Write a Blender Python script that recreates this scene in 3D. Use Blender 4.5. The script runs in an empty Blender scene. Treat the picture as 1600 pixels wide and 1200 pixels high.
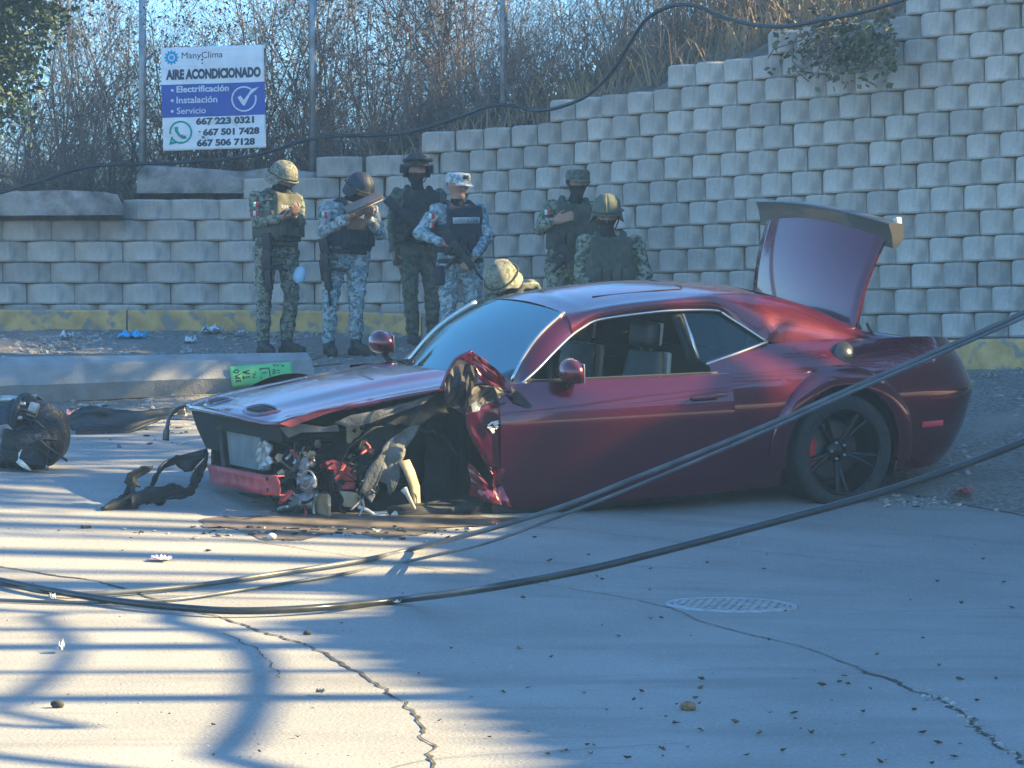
import bpy, bmesh, math, random
import numpy as np
from mathutils import Vector, Matrix, noise

# ------------------------------------------------------------------ camera, sky, sun, exposure
scene = bpy.context.scene
COL = scene.collection
R = math.radians
FPX = 5000.0          # focal length in photo pixels (1600 wide)
CAMZ = 1.43
cam_data = bpy.data.cameras.new("camera")
cam_data.sensor_width = 36.0
cam_data.lens = FPX / 1600.0 * 36.0
cam_data.clip_start = 0.1
cam_data.clip_end = 3000.0
cam = bpy.data.objects.new("camera", cam_data)
COL.objects.link(cam)
cam.location = (0, 0, CAMZ)
cam.rotation_euler = (R(90), 0, 0)
scene.camera = cam

SUN_EL, SUN_AZ = 28.5, 3.0      # elevation; azimuth from +x (right) towards +y (away from the camera)
S = Vector((math.cos(R(SUN_EL)) * math.cos(R(SUN_AZ)), math.cos(R(SUN_EL)) * math.sin(R(SUN_AZ)), math.sin(R(SUN_EL))))
world = bpy.data.worlds.new("World")
scene.world = world
world.use_nodes = True
wn = world.node_tree
bg = wn.nodes["Background"]
sky = wn.nodes.new("ShaderNodeTexSky")
sky.sky_type = 'NISHITA'
sky.sun_disc = False
sky.sun_elevation = R(SUN_EL)
sky.sun_rotation = math.atan2(S.x, S.y)
sky.air_density = 1.0
sky.dust_density = 0.3
sky.ozone_density = 5.0
wn.links.new(sky.outputs[0], bg.inputs[0])
bg.inputs[1].default_value = 0.064
sun_data = bpy.data.lights.new("sun", 'SUN')
sun_data.energy = 5.0
sun_data.angle = R(0.65)
sun_data.color = (1.0, 0.64, 0.28)
sun = bpy.data.objects.new("sun", sun_data)
COL.objects.link(sun)
sun.rotation_euler = S.to_track_quat('Z', 'Y').to_euler()
sun.location = (20, 10, 30)
scene.view_settings.view_transform = 'Standard'
scene.view_settings.look = 'None'
scene.view_settings.exposure = 2.75
scene.view_settings.gamma = 1.0
scene.view_settings.use_curve_mapping = False
scene.view_settings.use_white_balance = True
scene.view_settings.white_balance_temperature = 5200
scene.view_settings.white_balance_tint = -6
scene.cycles.max_bounces = 6
scene.cycles.use_denoising = True

# ------------------------------------------------------------------ helpers
rnd = random.Random(7)
nrs = np.random.RandomState(11)

def lerp(a, b, t): return a + (b - a) * t
def sstep(a, b, x):
    t = min(1.0, max(0.0, (x - a) / (b - a))); return t * t * (3 - 2 * t)
def interp(x, pts):
    return float(np.interp(x, [p[0] for p in pts], [p[1] for p in pts]))

def P(px, py, D):
    return Vector(((px - 800) / FPX * D, D, CAMZ + (600 - py) / FPX * D))

def _prof(y):
    if y < 15.2: return 0.021 * y
    z = 0.021 * 15.2
    if y < 18.8:
        d = y - 15.2; return z + 0.021 * d + 0.5 * (0.099 / 3.6) * d * d
    z += 0.021 * 3.6 + 0.5 * 0.099 * 3.6
    if y < 29: return z + 0.12 * (y - 18.8)
    return z + 0.12 * 10.2 + 0.09 * (min(y, 34) - 29)

def gz(x, y):
    z = _prof(y)
    xc = max(-4.5, min(4.0, x))
    z += -0.05 * (xc - 1.4) * math.exp(-((y - 18.5) / 2.6) ** 2)
    z += 0.34 * sstep(1.8, 4.6, x) * sstep(20.5, 24.0, y)
    return z

def G(px, py, dz=0.0):
    """ground point under a photo pixel"""
    D = 6.0
    while D < 60:
        p = P(px, py, D)
        if p.z <= gz(p.x, p.y) + dz: break
        D += 0.05
    a, b = D - 0.05, D
    for _ in range(20):
        m = (a + b) / 2; p = P(px, py, m)
        if p.z <= gz(p.x, p.y) + dz: b = m
        else: a = m
    return P(px, py, b)

def new_mesh(name, verts, faces, mats=(), smooth=True, midx=None):
    me = bpy.data.meshes.new(name)
    me.from_pydata([tuple(v) for v in verts], [], [tuple(f) for f in faces])
    for m in mats if isinstance(mats, (list, tuple)) else [mats]:
        me.materials.append(m)
    if midx is not None:
        me.polygons.foreach_set('material_index', np.asarray(midx, dtype=np.int32))
    me.polygons.foreach_set('use_smooth', np.full(len(me.polygons), smooth, dtype=bool))
    me.update()
    return me

def add(name, me, parent=None, loc=None, **props):
    o = bpy.data.objects.new(name, me)
    COL.objects.link(o)
    if parent is not None: o.parent = parent
    if loc is not None: o.location = loc
    for k, v in props.items(): o[k] = v
    return o

def empty(name, loc=(0, 0, 0), **props):
    o = bpy.data.objects.new(name, None)
    COL.objects.link(o); o.location = loc; o.empty_display_size = 0.1
    for k, v in props.items(): o[k] = v
    return o

class MB:
    """collects pieces of one part"""
    def __init__(s): s.v = []; s.f = []; s.m = []
    def put(s, verts, faces, mi=0):
        n = len(s.v); s.v.extend([Vector(v) for v in verts])
        s.f.extend([tuple(i + n for i in f) for f in faces]); s.m.extend([mi] * len(faces)); return s
    def box(s, c, size, rot=None, mi=0, bev=0.0):
        bm = bmesh.new(); bmesh.ops.create_cube(bm, size=1.0)
        bmesh.ops.scale(bm, vec=size, verts=bm.verts)
        if bev > 0: bmesh.ops.bevel(bm, geom=bm.edges[:], offset=bev, segments=2, affect='EDGES', profile=0.6)
        return s.bm(bm, c, rot, mi)
    def bm(s, bm, c=(0, 0, 0), rot=None, mi=0):
        M = Matrix.Translation(Vector(c)) @ (rot.to_matrix().to_4x4() if rot is not None and hasattr(rot, 'to_matrix') else (rot.to_4x4() if rot is not None else Matrix.Identity(4)))
        bm.verts.index_update()
        s.put([M @ v.co for v in bm.verts], [[v.index for v in f.verts] for f in bm.faces], mi); bm.free(); return s
    def tube(s, pts, rad, n=8, mi=0, caps=True, flat=1.0):
        pts = [Vector(p) for p in pts]; k = len(pts)
        rr = rad if isinstance(rad, (list, tuple)) else [rad] * k
        up = Vector((0.13, 0.21, 0.97)); vs = []; fs = []; prev = None
        for i, p in enumerate(pts):
            t = (pts[min(i + 1, k - 1)] - pts[max(i - 1, 0)])
            t = t.normalized() if t.length > 1e-9 else Vector((0, 0, 1))
            if prev is None:
                a = t.cross(up)
                if a.length < 1e-3: a = t.cross(Vector((1, 0, 0)))
            else: a = prev - t * prev.dot(t)
            a.normalize(); prev = a; b = t.cross(a)
            for j in range(n):
                an = 2 * math.pi * j / n
                vs.append(p + (a * math.cos(an) + b * math.sin(an) * flat) * rr[i])
        for i in range(k - 1):
            for j in range(n):
                fs.append((i * n + j, i * n + (j + 1) % n, (i + 1) * n + (j + 1) % n, (i + 1) * n + j))
        if caps:
            fs.append(tuple(range(n - 1, -1, -1))); fs.append(tuple((k - 1) * n + j for j in range(n)))
        return s.put(vs, fs, mi)
    def lathe(s, prof, n=24, M=None, mi=0, close=False):
        """prof: (r, z) list, spun about local z"""
        vs = []; fs = []
        for r, z in prof:
            for j in range(n):
                a = 2 * math.pi * j / n; v = Vector((r * math.cos(a), r * math.sin(a), z)); vs.append(M @ v if M else v)
        k = len(prof)
        for i in range(k - 1 if not close else k):
            for j in range(n):
                i2 = (i + 1) % k
                fs.append((i * n + j, i * n + (j + 1) % n, i2 * n + (j + 1) % n, i2 * n + j))
        return s.put(vs, fs, mi)
    def ball(s, c, r, sub=2, mi=0, rot=None):
        bm = bmesh.new(); bmesh.ops.create_icosphere(bm, subdivisions=sub, radius=1.0)
        bmesh.ops.scale(bm, vec=r if hasattr(r, '__len__') else (r, r, r), verts=bm.verts)
        return s.bm(bm, c, rot, mi)
    def grid(s, rows, mi=0, flip=False):
        """rows: list of equal-length point lists"""
        h, w = len(rows), len(rows[0]); vs = [p for r in rows for p in r]; fs = []
        for i in range(h - 1):
            for j in range(w - 1):
                q = (i * w + j, i * w + j + 1, (i + 1) * w + j + 1, (i + 1) * w + j)
                fs.append(q[::-1] if flip else q)
        return s.put(vs, fs, mi)
    def mesh(s, name, mats, smooth=True): return new_mesh(name, s.v, s.f, mats, smooth, s.m)
    def obj(s, name, mats, parent=None, smooth=True, auto=None, solid=None, bevel=None, **props):
        o = add(name, s.mesh(name, mats, smooth), parent, **props)
        if solid:
            m = o.modifiers.new('solid', 'SOLIDIFY'); m.thickness = solid; m.offset = -1
        if bevel:
            m = o.modifiers.new('bevel', 'BEVEL'); m.width = bevel; m.segments = 2; m.limit_method = 'ANGLE'; m.angle_limit = R(40)
        if auto: sharp(o.data, auto)
        return o

def sharp(me, deg):
    """mark edges sharper than deg as sharp"""
    bm = bmesh.new(); bm.from_mesh(me)
    bmesh.ops.remove_doubles(bm, verts=bm.verts, dist=1e-5)
    for e in bm.edges:
        if len(e.link_faces) == 2 and e.calc_face_angle(0) > R(deg): e.smooth = False
    bm.to_mesh(me); bm.free()

def smooth_path(pts, n=8):
    """Catmull-Rom through the points"""
    pts = [Vector(p) for p in pts]; out = []
    for i in range(len(pts) - 1):
        p0 = pts[max(i - 1, 0)]; p1 = pts[i]; p2 = pts[i + 1]; p3 = pts[min(i + 2, len(pts) - 1)]
        for k in range(n):
            t = k / n
            out.append(0.5 * ((2 * p1) + (p2 - p0) * t + (2 * p0 - 5 * p1 + 4 * p2 - p3) * t * t + (3 * p1 - p0 - 3 * p2 + p3) * t ** 3))
    out.append(pts[-1]); return out

# ------------------------------------------------------------------ materials
MAT = {}
def mat(name, col, rough=0.7, metal=0.0, var=0.0, scale=8.0, bump=0.0, bscale=60.0, spec=0.5, col2=None, coat=0.0,
        randobj=0.0, trans=0.0, ior=1.45, detail=6.0, lo=0.35, hi=0.65, bdist=0.01, emit=None, rvar=0.0):
    if name in MAT: return MAT[name]
    m = bpy.data.materials.new(name); m.use_nodes = True
    nt = m.node_tree; b = nt.nodes['Principled BSDF']; N = nt.nodes.new; Lk = nt.links.new
    b.inputs['Roughness'].default_value = rough; b.inputs['Metallic'].default_value = metal
    b.inputs['Specular IOR Level'].default_value = spec
    b.inputs['Coat Weight'].default_value = coat; b.inputs['Coat Roughness'].default_value = 0.04
    b.inputs['Transmission Weight'].default_value = trans; b.inputs['IOR'].default_value = ior
    b.inputs['Base Color'].default_value = (*col, 1)
    tc = N('ShaderNodeTexCoord')
    out = None
    if var > 0 or col2:
        nz = N('ShaderNodeTexNoise'); nz.inputs['Scale'].default_value = scale; nz.inputs['Detail'].default_value = detail
        Lk(tc.outputs['Object'], nz.inputs['Vector'])
        rp = N('ShaderNodeValToRGB'); rp.color_ramp.elements[0].position = lo; rp.color_ramp.elements[1].position = hi
        c2 = col2 or tuple(min(1, c * (1 + var)) for c in col)
        c1 = tuple(c * (1 - var) for c in col) if not col2 else col
        rp.color_ramp.elements[0].color = (*c1, 1); rp.color_ramp.elements[1].color = (*c2, 1)
        Lk(nz.outputs['Fac'], rp.inputs['Fac']); out = rp.outputs['Color']
        if rvar > 0:
            mr = N('ShaderNodeMapRange'); mr.inputs['To Min'].default_value = max(0.02, rough - rvar); mr.inputs['To Max'].default_value = rough + rvar
            Lk(nz.outputs['Fac'], mr.inputs['Value']); Lk(mr.outputs[0], b.inputs['Roughness'])
    if randobj > 0:
        oi = N('ShaderNodeObjectInfo'); mr = N('ShaderNodeMapRange')
        mr.inputs['To Min'].default_value = 1 - randobj; mr.inputs['To Max'].default_value = 1 + randobj
        Lk(oi.outputs['Random'], mr.inputs['Value'])
        mx = N('ShaderNodeMix'); mx.data_type = 'RGBA'; mx.blend_type = 'MULTIPLY'; mx.inputs['Factor'].default_value = 1.0
        if out: Lk(out, mx.inputs['A'])
        else: mx.inputs['A'].default_value = (*col, 1)
        Lk(mr.outputs[0], mx.inputs['B']); out = mx.outputs['Result']
    if out: Lk(out, b.inputs['Base Color'])
    if bump > 0:
        n2 = N('ShaderNodeTexNoise'); n2.inputs['Scale'].default_value = bscale; n2.inputs['Detail'].default_value = 5
        Lk(tc.outputs['Object'], n2.inputs['Vector'])
        bp = N('ShaderNodeBump'); bp.inputs['Strength'].default_value = bump; bp.inputs['Distance'].default_value = bdist
        Lk(n2.outputs['Fac'], bp.inputs['Height']); Lk(bp.outputs[0], b.inputs['Normal'])
    if emit: b.inputs['Emission Color'].default_value = (*emit, 1); b.inputs['Emission Strength'].default_value = 1
    MAT[name] = m
    return m

def mixin(m, col, scale, lo, hi, fac=1.0, detail=4.0, coord='Object', stretch=None):
    """lay a second noise-shaped colour (stains, dirt) over a material"""
    nt = m.node_tree; b = nt.nodes['Principled BSDF']; N = nt.nodes.new; Lk = nt.links.new
    src = b.inputs['Base Color'].links[0].from_socket if b.inputs['Base Color'].links else None
    tc = N('ShaderNodeTexCoord'); nz = N('ShaderNodeTexNoise'); nz.inputs['Scale'].default_value = scale; nz.inputs['Detail'].default_value = detail
    if stretch:
        mp = N('ShaderNodeMapping'); mp.inputs['Scale'].default_value = stretch; Lk(tc.outputs[coord], mp.inputs['Vector']); Lk(mp.outputs[0], nz.inputs['Vector'])
    else: Lk(tc.outputs[coord], nz.inputs['Vector'])
    rp = N('ShaderNodeValToRGB'); rp.color_ramp.elements[0].position = lo; rp.color_ramp.elements[1].position = hi
    rp.color_ramp.elements[0].color = (0, 0, 0, 1); rp.color_ramp.elements[1].color = (fac, fac, fac, 1)
    Lk(nz.outputs['Fac'], rp.inputs['Fac'])
    mx = N('ShaderNodeMix'); mx.data_type = 'RGBA'
    Lk(rp.outputs['Color'], mx.inputs['Factor'])
    if src: Lk(src, mx.inputs['A'])
    else: mx.inputs['A'].default_value = b.inputs['Base Color'].default_value
    mx.inputs['B'].default_value = (*col, 1)
    Lk(mx.outputs['Result'], b.inputs['Base Color'])
    return m

concrete_road = mat('road_concrete', (0.235, 0.225, 0.21), 0.85, var=0.16, scale=1.3, bump=0.6, bscale=70, bdist=0.008, lo=0.3, hi=0.7)
mixin(concrete_road, (0.33, 0.315, 0.29), 75, 0.52, 0.66, 0.75)
mixin(concrete_road, (0.12, 0.115, 0.11), 0.5, 0.56, 0.75, 0.55, stretch=(1, 2.5, 1))
mixin(concrete_road, (0.13, 0.125, 0.12), 95, 0.60, 0.70, 0.75)
mixin(concrete_road, (0.17, 0.16, 0.15), 2.2, 0.58, 0.66, 0.45, stretch=(.35, 1.6, 1))
gravel_dirt = mat('gravel_dirt', (0.20, 0.185, 0.165), 0.95, var=0.35, scale=30, bump=0.9, bscale=70, bdist=0.03)
mixin(gravel_dirt, (0.30, 0.275, 0.24), 1.4, 0.5, 0.7, 0.7)
stone_mat = mat('pebble_stone', (0.28, 0.265, 0.245), 0.9, var=0.4, scale=14)
block_mat = mat('wall_block', (0.42, 0.375, 0.325), 0.92, var=0.16, scale=5.0, bump=0.8, bscale=55, bdist=0.012, randobj=0.17)
mixin(block_mat, (0.22, 0.20, 0.18), 7, 0.56, 0.72, 0.5, stretch=(1.6, 1.6, .5))
mixin(block_mat, (0.24, 0.225, 0.21), 1.1, 0.55, 0.8, 0.5, coord='Object')
mixin(block_mat, (0.52, 0.49, 0.45), 9, 0.62, 0.75, 0.4)
old_concrete = mat('old_concrete', (0.26, 0.24, 0.22), 0.95, var=0.45, scale=4, bump=0.9, bscale=18, bdist=0.03)
mixin(old_concrete, (0.07, 0.066, 0.06), 3, 0.5, 0.68, 0.8)
kerb_mat = mat('kerb_concrete', (0.27, 0.25, 0.215), 0.92, var=0.2, scale=5, bump=0.5, bscale=80)
yellow_mat = mat('kerb_yellow_paint', (0.50, 0.335, 0.13), 0.85, var=0.2, scale=6, bump=0.3, bscale=80)
mixin(yellow_mat, (0.24, 0.22, 0.19), 7, 0.53, 0.62, 0.95)
soil_mat = mat('slope_soil', (0.15, 0.122, 0.095), 1.0, var=0.4, scale=3, bump=1.0, bscale=14, bdist=0.08)
# ------------------------------------------------------------------ road and shoulder
# outline between the concrete road and the gravel shoulder follows the fallen pole, then passes behind the car
def shoulder_y(x):          # the shoulder begins beyond this distance
    return interp(x, [(-12, 24.3), (-3.5, 24.0), (-1.6, 23.4), (0, 22.8), (2.4, 20.6), (3.3, 19.5), (4.5, 18.6), (14, 14.0)])

def sheet(name, xs, ys, zoff, matr, keep=None, amp=0.0, **props):
    nx, ny = len(xs), len(ys); vs = []
    for y in ys:
        for x in xs:
            z = gz(x, y) + zoff
            if amp: z += amp * noise.noise(Vector((x * 2.3, y * 2.3, 1.7))) + amp * 0.6 * noise.noise(Vector((x * 7, y * 7, 4.2)))
            vs.append((x, y, z))
    fs = []
    for j in range(ny - 1):
        for i in range(nx - 1):
            if keep is None or keep((xs[i] + xs[i + 1]) / 2, (ys[j] + ys[j + 1]) / 2):
                fs.append((j * nx + i, j * nx + i + 1, (j + 1) * nx + i + 1, (j + 1) * nx + i))
    me = new_mesh(name, vs, fs, matr)
    bm = bmesh.new(); bm.from_mesh(me); bmesh.ops.delete(bm, geom=[v for v in bm.verts if not v.link_faces], context='VERTS'); bm.to_mesh(me); bm.free()
    return add(name, me, **props)

xs = sorted(set([-300, -120, -60, -40, -25, -16] + list(np.arange(-12, 12.01, 0.4)) + [16, 25, 40, 60, 120, 300]))
ys = sorted(set([-200, -60, -20, -8, 0] + list(np.arange(4, 36.01, 0.4)) + [40, 60, 120, 400, 1500]))
road = sheet('road', xs, ys, 0.0, concrete_road, kind='structure')
# shoulder: rows follow the outline so that its near edge is a clean uneven line
us = list(np.arange(-12, 14.01, 0.12)); rows = []
for k in range(70):
    t = k / 69; row = []
    for x in us:
        y0 = shoulder_y(x) + 0.12 * noise.noise(Vector((x * 1.7, 0, 3))) + 0.05 * noise.noise(Vector((x * 6, 0, 9)))
        y = lerp(y0, 34.0, t ** 1.2)
        z = gz(x, y) + 0.006 + 0.035 * sstep(0, 0.06, t) * (1 + 0.9 * noise.noise(Vector((x * 1.1, y * 1.1, 0))) + 0.5 * noise.noise(Vector((x * 5, y * 5, 3))))
        row.append(Vector((x, y, z)))
    rows.append(row)
def shz(x, y): return gz(x, y) + 0.041
MB().grid(rows).obj('gravel_shoulder', gravel_dirt, kind='structure')

def icos(sub=1):
    bm = bmesh.new(); bmesh.ops.create_icosphere(bm, subdivisions=sub, radius=1.0)
    v = np.array([w.co[:] for w in bm.verts]); bm.verts.index_update(); f = [[w.index for w in q.verts] for q in bm.faces]; bm.free(); return v, f
ICO0 = icos(0) if False else icos(1)
def scatter_stones(name, n, place, smin, smax, matr, seed, flat=0.6, sub=1, **props):
    rs = np.random.RandomState(seed); v0, f0 = ICO0; nv = len(v0); V = []; F = []
    k = 0
    while k < n:
        p = place(rs)
        if p is None: continue
        s = smin * (smax / smin) ** (rs.rand() ** 1.8)
        a = rs.rand() * 6.28; sc = s * (0.6 + 0.8 * rs.rand(3)); sc[2] *= flat
        w = v0 * (1 + 0.25 * (rs.rand(nv, 1) - 0.5)) * sc
        c, si = math.cos(a), math.sin(a); w = np.stack([w[:, 0] * c - w[:, 1] * si, w[:, 0] * si + w[:, 1] * c, w[:, 2]], 1) + np.array([p[0], p[1], p[2] + s * 0.25])
        F.extend([[i + k * nv for i in q] for q in f0]); V.append(w); k += 1
    return add(name, new_mesh(name, np.concatenate(V), F, matr, smooth=False), **props)
def place_shoulder(rs):
    x = rs.uniform(-5.2, 5.5); y0 = shoulder_y(x); y = y0 + (rs.rand() ** 0.8) * (30.5 - y0)
    if abs(x) > 0.18 * y + 0.3: return None
    return x, y, shz(x, y) - 0.01
scatter_stones('gravel', 9000, place_shoulder, 0.008, 0.038, stone_mat, 3, kind='stuff', label='loose grey gravel and rubble covering the shoulder below the block wall', category='gravel')

# ------------------------------------------------------------------ retaining wall of convex blocks
PATH = smooth_path([(x, y, 0) for x, y in [(-9, 30.5), (-5, 30.4), (-2.0, 30.3), (-0.9, 29.9), (0.0, 29.15), (1.35, 27.6), (4.0, 24.6), (6.6, 21.6), (9.0, 18.6), (11.0, 15.0), (12.2, 11.0), (12.8, 6.0), (13, 0)]], 12)
ARC = [0.0]
for a, b in zip(PATH, PATH[1:]): ARC.append(ARC[-1] + (b - a).length)
def along(l):
    """point and tangent on the wall line"""
    i = int(np.searchsorted(ARC, l)) ; i = max(1, min(len(ARC) - 1, i))
    t = (l - ARC[i - 1]) / max(1e-9, ARC[i] - ARC[i - 1])
    return PATH[i - 1].lerp(PATH[i], t), (PATH[i] - PATH[i - 1]).normalized()
def arc_at_x(x): return interp(x, [(p.x, l) for p, l in zip(PATH, ARC)])
ROW = 0.2
ZB = 1.43 + (600 - 640) / FPX * 27          # bottom of the lowest course
Z0 = 1.43 + (600 - 492) / FPX * 30.3 - ROW * 0.5
def top_rows(x):
    """number of courses above Z0 standing at x (stepped wall top)"""
    for lim, n in [(-3.55, 5), (-2.45, 6), (-1.75, 7), (-0.75, 8.0), (0.22, 9), (1.18, 10), (2.1, 11), (2.95, 12), (6.2, 13), (8.2, 14), (8.7, 17), (9.2, 18), (10.0, 20), (10.8, 23), (99, 25)]:
        if x < lim: return int(n)

def block_mesh(seed, w, h=ROW, d=0.30):
    """split-face block: convex front, small chamfers, set a little proud of the joints"""
    rs = np.random.RandomState(seed); n = 7; vs = []; fs = []
    g = 0.006; rows = [0.0 + g, 0.02, h - 0.02, h - g * 0.4]
    for r, z in enumerate(rows):
        for i in range(n):
            u = -1 + 2 * i / (n - 1); x = u * (w / 2 - g * 0.5)
            bulge = 0.085 * min(1.0, (1 - abs(u)) / .72) ** .9 + rs.uniform(-.004, .004)
            y = -bulge
            if r in (0, 3): y += 0.014
            if abs(u) == 1: y += 0.01
            vs.append((x, y, z))
    for r in range(3):
        for i in range(n - 1):
            a = r * n + i; fs.append((a, a + 1, a + n + 1, a + n))
    b0 = len(vs)
    for z in (rows[0], rows[3]):
        vs += [(-w / 2 + g * .5, d, z), (w / 2 - g * .5, d, z)]
    top = [3 * n + i for i in range(n)]; bot = list(range(n))
    fs.append(tuple(top) + (b0 + 3, b0 + 2)); fs.append(tuple(bot[::-1]) + (b0, b0 + 1))
    fs.append((0, n, 2 * n, 3 * n, b0 + 2, b0)); fs.append((n - 1, b0 + 1, b0 + 3, 4 * n - 1, 3 * n - 1, 2 * n - 1))
    me = new_mesh('block', vs, fs, block_mat, smooth=False)
    return me
wall = empty('retaining_wall', (0, 30, Z0), label='tall stepped retaining wall of grey convex concrete blocks behind the soldiers', category='wall')
wall_blocks = []; beyond = MB()
bw = lambda l: lerp(0.457, 0.34, sstep(arc_at_x(-2.2), arc_at_x(-0.4), l))
BM = {}
L_IN0, L_IN1 = arc_at_x(-5.7), arc_at_x(4.75)
for r in range(-2, 25):
    l = arc_at_x(-8.5) + (0.0 if r % 2 == 0 else 0.5 * 0.457); k = 0
    while l < ARC[-1] - 0.6:
        w = bw(l); k += 1
        c, t = along(l + w / 2)
        if r < top_rows(c.x) and (r + 1) * ROW + Z0 > gz(c.x, c.y) + 0.02:
            nrm = Vector((t.y, -t.x, 0))         # faces the road
            off = rnd.uniform(-0.012, 0.012)
            pos = Vector((c.x, c.y, Z0 + r * ROW)) + nrm * (off - r * 0.012)
            ang = math.atan2(t.y, t.x) + R(rnd.uniform(-1.6, 1.6))
            key = (round(w, 2), rnd.randrange(4))
            if key not in BM: BM[key] = block_mesh(hash(key) % 1000, key[0])
            if L_IN0 < l < L_IN1 and Z0 + r * ROW < 1.43 + 0.122 * c.y:
                o = add('block', BM[key], wall); o.location = pos - wall.location; o.rotation_euler = (R(rnd.uniform(-1, 1)), R(rnd.uniform(-0.5, 0.5)), ang)
                wall_blocks.append(o)
            else:
                M = Matrix.Translation(pos) @ Matrix.Rotation(ang, 4, 'Z'); me = BM[key]
                beyond.put([M @ v.co - wall.location for v in me.vertices], [list(p.vertices) for p in me.polygons])
        l += w
backing = []  # dark backing added behind the blocks to stop light leaking through the joints
for i in range(260):
    l = ARC[-1] * i / 259; c, t = along(l); nrm = Vector((t.y, -t.x, 0)); p = c - nrm * .16; q = c - nrm * .24; n_ = min(top_rows(c.x), top_rows(along(max(0, l - .25))[0].x), top_rows(along(min(ARC[-1], l + .25))[0].x))
    z1 = Z0 + n_ * ROW - .03; backing.append([Vector((p.x, p.y, Z0 - .6)) - wall.location, Vector((p.x, p.y, z1)) - nrm * (n_ * .012) - wall.location, Vector((q.x, q.y, z1)) - nrm * (n_ * .012) - wall.location, Vector((q.x, q.y, Z0 - .6)) - wall.location])
MB().grid(backing).obj('wall_light_stop', mat('wall_light_stop', (.12, .115, .11), .95), wall, smooth=False)
beyond.obj('block_courses', block_mat, wall, smooth=False, kind='stuff')
print('wall blocks', len(wall_blocks))

# ------------------------------------------------------------------ kerb with worn yellow paint at the wall's foot
kerb = empty('kerb', (0, 30, 1.9), kind='structure')
l = arc_at_x(-6.5); kend = arc_at_x(9.0)
while l < kend:
    ln = 1.5 * rnd.uniform(0.85, 1.15); rows = []
    for q in range(7):
        c, t = along(min(l + 0.006 + (ln - 0.012) * q / 6, ARC[-1] - .1)); nrm = Vector((t.y, -t.x, 0))
        zb = gz(c.x, c.y)
        row = []
        for d, h in [(0.34, -0.1), (0.34, 0.185), (0.325, 0.205), (0.10, 0.215), (0.10, -0.1)]:
            p = c + nrm * d; row.append(Vector((p.x, p.y, zb + h)) - kerb.location)
        rows.append(row)
    m = MB().grid(rows); n0 = len(m.f)
    for i, f in enumerate(m.f):
        ccx = sum((m.v[a].x for a in f)) / 4
    painted = rnd.random() < 0.72
    k = m.obj('kerb_stone', [kerb_mat, yellow_mat], kerb, smooth=False)
    k.data.polygons.foreach_set('material_index', np.array([1 if (painted and i % 4 in (0, 1)) else 0 for i in range(len(k.data.polygons))], dtype=np.int32))
    l += ln

# ------------------------------------------------------------------ slope behind the wall
def wall_top_z(x): return Z0 + top_rows(x) * ROW
rows = []
for k in range(26):
    t = k / 25; row = []
    for i in range(170):
        l = ARC[-1] * i / 169; c, tg = along(l); nrm = Vector((tg.y, -tg.x, 0))
        d = 0.22 + 16 * t ** 1.4
        p = c - nrm * d
        zt = Z0 + ROW * interp(c.x, [(-9, 4.6), (-3.6, 5.0), (-2.6, 5.8), (-1.75, 6.8), (-0.75, 7.8), (0.22, 8.7), (1.18, 9.6), (2.1, 10.4), (2.95, 11.4), (4.2, 12.4), (6.2, 12.6), (8.1, 13.0), (8.7, 16.0), (9.2, 17.4), (10, 19.6), (10.8, 22.6), (12, 24.6)])
        steep = interp(c.x, [(-9, 0.02), (-1.7, 0.03), (-1.0, 0.26), (0.2, 0.55), (3.2, 0.62), (4.6, 0.40), (6.2, 0.12), (12, 0.1)])
        z = zt - 0.06 + d * steep + 0.10 * noise.noise(Vector((p.x * 1.1, p.y * 1.1, 2))) * min(1, d) + 0.05 * noise.noise(Vector((p.x * 4, p.y * 4, 2)))
        row.append(Vector((p.x, p.y, z)))
    rows.append(row)
MB().grid(rows, flip=True).obj('slope', soil_mat, kind='structure')
_SL = np.array([[p.x, p.y, p.z] for row in rows for p in row])
def slope_z(x, y):
    return float(_SL[np.argmin((_SL[:, 0] - x) ** 2 + (_SL[:, 1] - y) ** 2), 2])
# lumps of old poured concrete on the wall's low top courses
def lump(name, pts, D0, thick, label, parent=None):
    """uneven slab capping the wall, outlined by photo pixels at distance D0"""
    n = 26; front = []
    for i in range(n):
        t = i / (n - 1); x = lerp(pts[0], pts[1], t)
        top = interp(x, pts[2]); bot = interp(x, pts[3]); row = []
        for k in range(7):
            py = lerp(bot, top, k / 6); p = P(x, py, D0)
            p.y += -0.012 * math.sin(math.pi * k / 6) + 0.03 * noise.noise(Vector((p.x * 5, p.z * 5, D0))); p.x += 0.01 * noise.noise(p * 9); row.append(p)
        for k in range(4):
            p = P(x, top + 1.5 - k, D0 + thick * (k + 1) / 4); p.z = P(x, top, D0).z + 0.03 * noise.noise(Vector((p.x * 4, p.y * 4, 1))); row.append(p)
        front.append(row)
    back0 = [r[-1].copy() - Vector((0, 0, 0.4)) for r in front]
    front = [r + [b] for r, b in zip(front, back0)]
    m = MB().grid(front, flip=True)
    m.put(front[0], [tuple(range(len(front[0])))]); m.put(front[-1], [tuple(range(len(front[-1])))[::-1]])
    return m.obj(name, old_concrete, parent, label=label, category='concrete')
lump('concrete_cap', (-40, 193, [(-40, 298), (20, 299), (100, 297), (165, 300), (185, 305), (193, 322)], [(-40, 337), (193, 336)]), 30.12, 0.5, 'stained rounded concrete cap on the lowest wall courses at the sign')
lump('concrete_cap', (214, 520, [(214, 272), (222, 258), (300, 262), (380, 268), (420, 262), (500, 270), (520, 275)], [(214, 302), (520, 302)]), 30.45, 0.5, 'grey concrete ridge beam under the fence behind the helmeted soldiers')
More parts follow.
